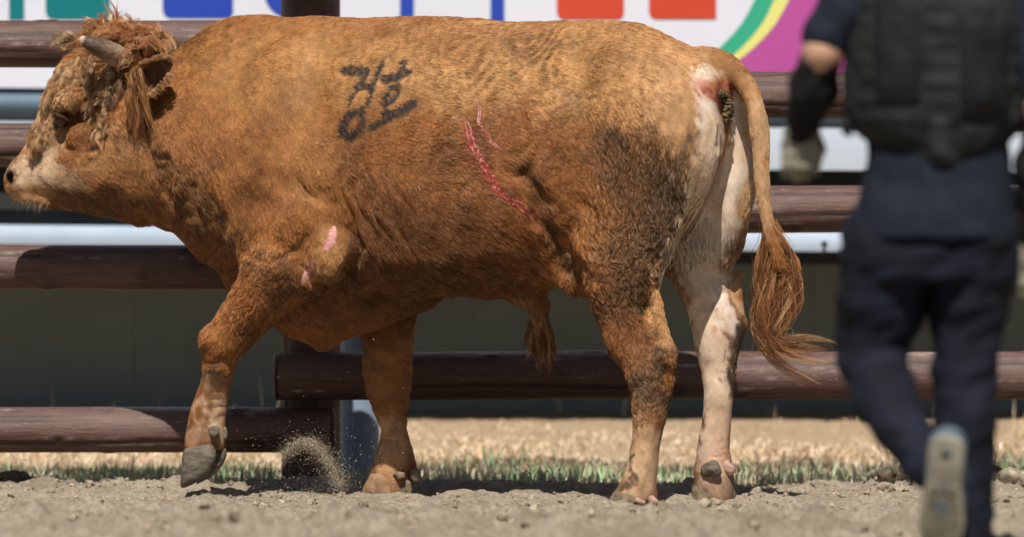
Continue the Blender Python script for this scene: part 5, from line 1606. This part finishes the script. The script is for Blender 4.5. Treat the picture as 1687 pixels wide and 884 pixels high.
# arm guards and gloves
blackm = noisy("black_sleeve_cloth", (.007,.007,.008), (.012,.012,.013), 30, .8, .2, .4, 400, .002)
glovem = Mat("work_glove", (.5,.48,.38), .85, .2)
gn_ = glovem.noise(14, 4, .6); glovem.color(glovem.ramp(gn_, [(.35, (.14,.13,.095)), (.65, (.26,.245,.19))]))
for nm, (a, b_, c_) in (("l", (ELL, WRL, None)), ("r", (ELR, WRR, None))):
    f = pfield((min(a[0], b_[0])-70, a[1]-40, -.3), (max(a[0], b_[0])+70, b_[1]+50, .35), .008)
    st_ = tuple(a[i]+(b_[i]-a[i])*.16 for i in range(3)); en = tuple(a[i]+(b_[i]-a[i])*1.04 for i in range(3))
    md = tuple(st_[i]+(en[i]-st_[i])*.4 for i in range(3))
    pchain(f, [st_, md, en], [35, 38, 27], .02)
    finish(f, "arm_guard", blackm, person, .003, 8, (1,1,1), 4)
for wr, palm, tips, thumb in ((WRL, (1319,238,.12), [(-4,34,.02),(0,38,.025),(3,36,.03),(4,28,.03)], [(1340,225),(1350,246,.10),(1346,264,.12)]),
                              (WRR, (1700,428,.04), [(-3,42,.01),(0,46,.012),(2,42,.015),(4,34,.015)], [(1680,414),(1668,438,.05),(1672,458,.06)])):
    f = pfield((palm[0]-70, wr[1]-40, palm[2]-.18), (palm[0]+70, palm[1]+100, palm[2]+.18), .005)
    fingers(f, wr, palm, tips, thumb, 11)
    pchain(f, [wr, palm], [25, 26], .012, .7)
    finish(f, "glove", glovem.m, person, .0015, 25, (1,1,1), 5)
# shoes
upm = noisy("blue_grey_shoe", (.06,.085,.105), (.10,.135,.16), 20, .7, .3, .3, 300, .002)
solm = Mat("worn_sole", (.3,.27,.2), .8, .25)
solm.color(solm.ramp(solm.noise(9, 6), [(.35, (.22,.20,.155)), (.65, (.35,.325,.255))])); solm.bump(solm.noise(60, 5), .4, .004)
def shoe(heel, toe, normal, label=None):
    """A shoe from heel to toe; normal points out of the sole."""
    heel, toe, nn = Vector(heel), Vector(toe), Vector(normal).normalized()
    ax_ = (toe-heel); L_ = ax_.length; ax_.normalize(); nn = (nn-ax_*nn.dot(ax_)).normalized(); sd_ = ax_.cross(nn)
    prof = [(t, w*1.16) for t, w in ((0,.012),(.02,.026),(.06,.034),(.14,.038),(.26,.037),(.42,.036),(.58,.043),(.72,.049),(.84,.047),(.93,.036),(.98,.020),(1.0,.006))]
    lo = np.minimum(np.array(heel), np.array(toe))-.13; hi = np.maximum(np.array(heel), np.array(toe))+.13
    f = Field(lo, hi, .006)
    up_ = -nn
    pts = [heel+ax_*L_*t+up_*(.018+h*.5) for t, h in ((.12,.075),(.35,.070),(.6,.055),(.85,.035))]
    f.chain([np.array(p, np.float32) for p in pts], [.046,.047,.050,.040], .02)
    f.cap(np.array(heel+ax_*L_*.16+up_*.05, np.float32), np.array(heel+ax_*L_*.16+up_*.115, np.float32), .040, .042, .02)
    o, _, _ = finish(f, "shoe", upm, person)
    m = MB(); rings = []
    vs = []
    for lay, (h, sc) in enumerate(((0, .96), (.004, 1.0), (.022, 1.02), (.027, .97))):
        for sgn in (1, -1):
            for t, w in (prof if sgn == 1 else prof[::-1]):
                vs.append(heel+ax_*(L_*t)+sd_*(sgn*w*sc)+up_*(h+.006*(1 if .40 < t < .5 else 0)*(lay == 0)-.004+.02*max(0, t-.8)*(1)))
    n = len(prof)*2; fs = []
    for l_ in range(3):
        for i in range(n): fs.append((l_*n+i, l_*n+(i+1) % n, (l_+1)*n+(i+1) % n, (l_+1)*n+i))
    half = len(prof)
    for l_, rev in ((0, False), (3, True)):
        for i in range(half-1):
            q = (l_*n+i, l_*n+i+1, l_*n+n-2-i, l_*n+n-1-i); fs.append(q if not rev else q[::-1])
    m.add(vs, fs)
    bmx_o = m.build("sole", solm.m, None, smooth=False)
    bmx = bmesh.new(); bmx.from_mesh(bmx_o.data); bmesh.ops.recalc_face_normals(bmx, faces=bmx.faces); bmx.to_mesh(bmx_o.data); bmx.free()
    bmx_o.parent = o; bmx_o.matrix_parent_inverse = Matrix.Identity(4)
    # tread bars and the heel plug
    tr_ = noisy("tread_rubber", (.13,.115,.08), (.22,.195,.13), 30, .85, .2, .3, 200, .002) if "tread_rubber" not in bpy.data.materials else bpy.data.materials["tread_rubber"]
    dk = bpy.data.materials.get("dark_plug") or noisy("dark_plug", (.03,.05,.055), (.05,.075,.08), 30, .6)
    for k_, t in enumerate((.44,.52,.60,.68,.76,.84,.91)):
        w = np.interp(t, [p[0] for p in prof], [p[1] for p in prof])*.86
        b2 = MB(); c = heel+ax_*(L_*t)+nn*(.005)-up_*(-.02*max(0, t-.8))
        M_ = Matrix((( *sd_, ), ( *ax_, ), ( *nn, ))).transposed().to_4x4(); M_.translation = c
        b2.box((-w, -.005, -.004), (w, .005, .0035), M_)
        t_ = b2.build("tread", tr_, None, smooth=False); t_.parent = o; t_.matrix_parent_inverse = Matrix.Identity(4)
    b2 = MB(); c = heel+ax_*(L_*.13)
    b2.tube([c+nn*.0, c+nn*.006], [.013,.012], 14); t_ = b2.build("heel_plug", dk, None); t_.parent = o; t_.matrix_parent_inverse = Matrix.Identity(4)
shoe(Q(1561, 722, -.30), Q(1546, 908, -.22), (-.10, -1, .10))
hz = float(gz(Q(1588,0)[0], PY_)[0])
shoe((Q(1590,0)[0]+.005, PY_-.055, hz+.03), (Q(1583,0)[0]-.02, PY_+.225, hz+.03), (0, 0, -1))
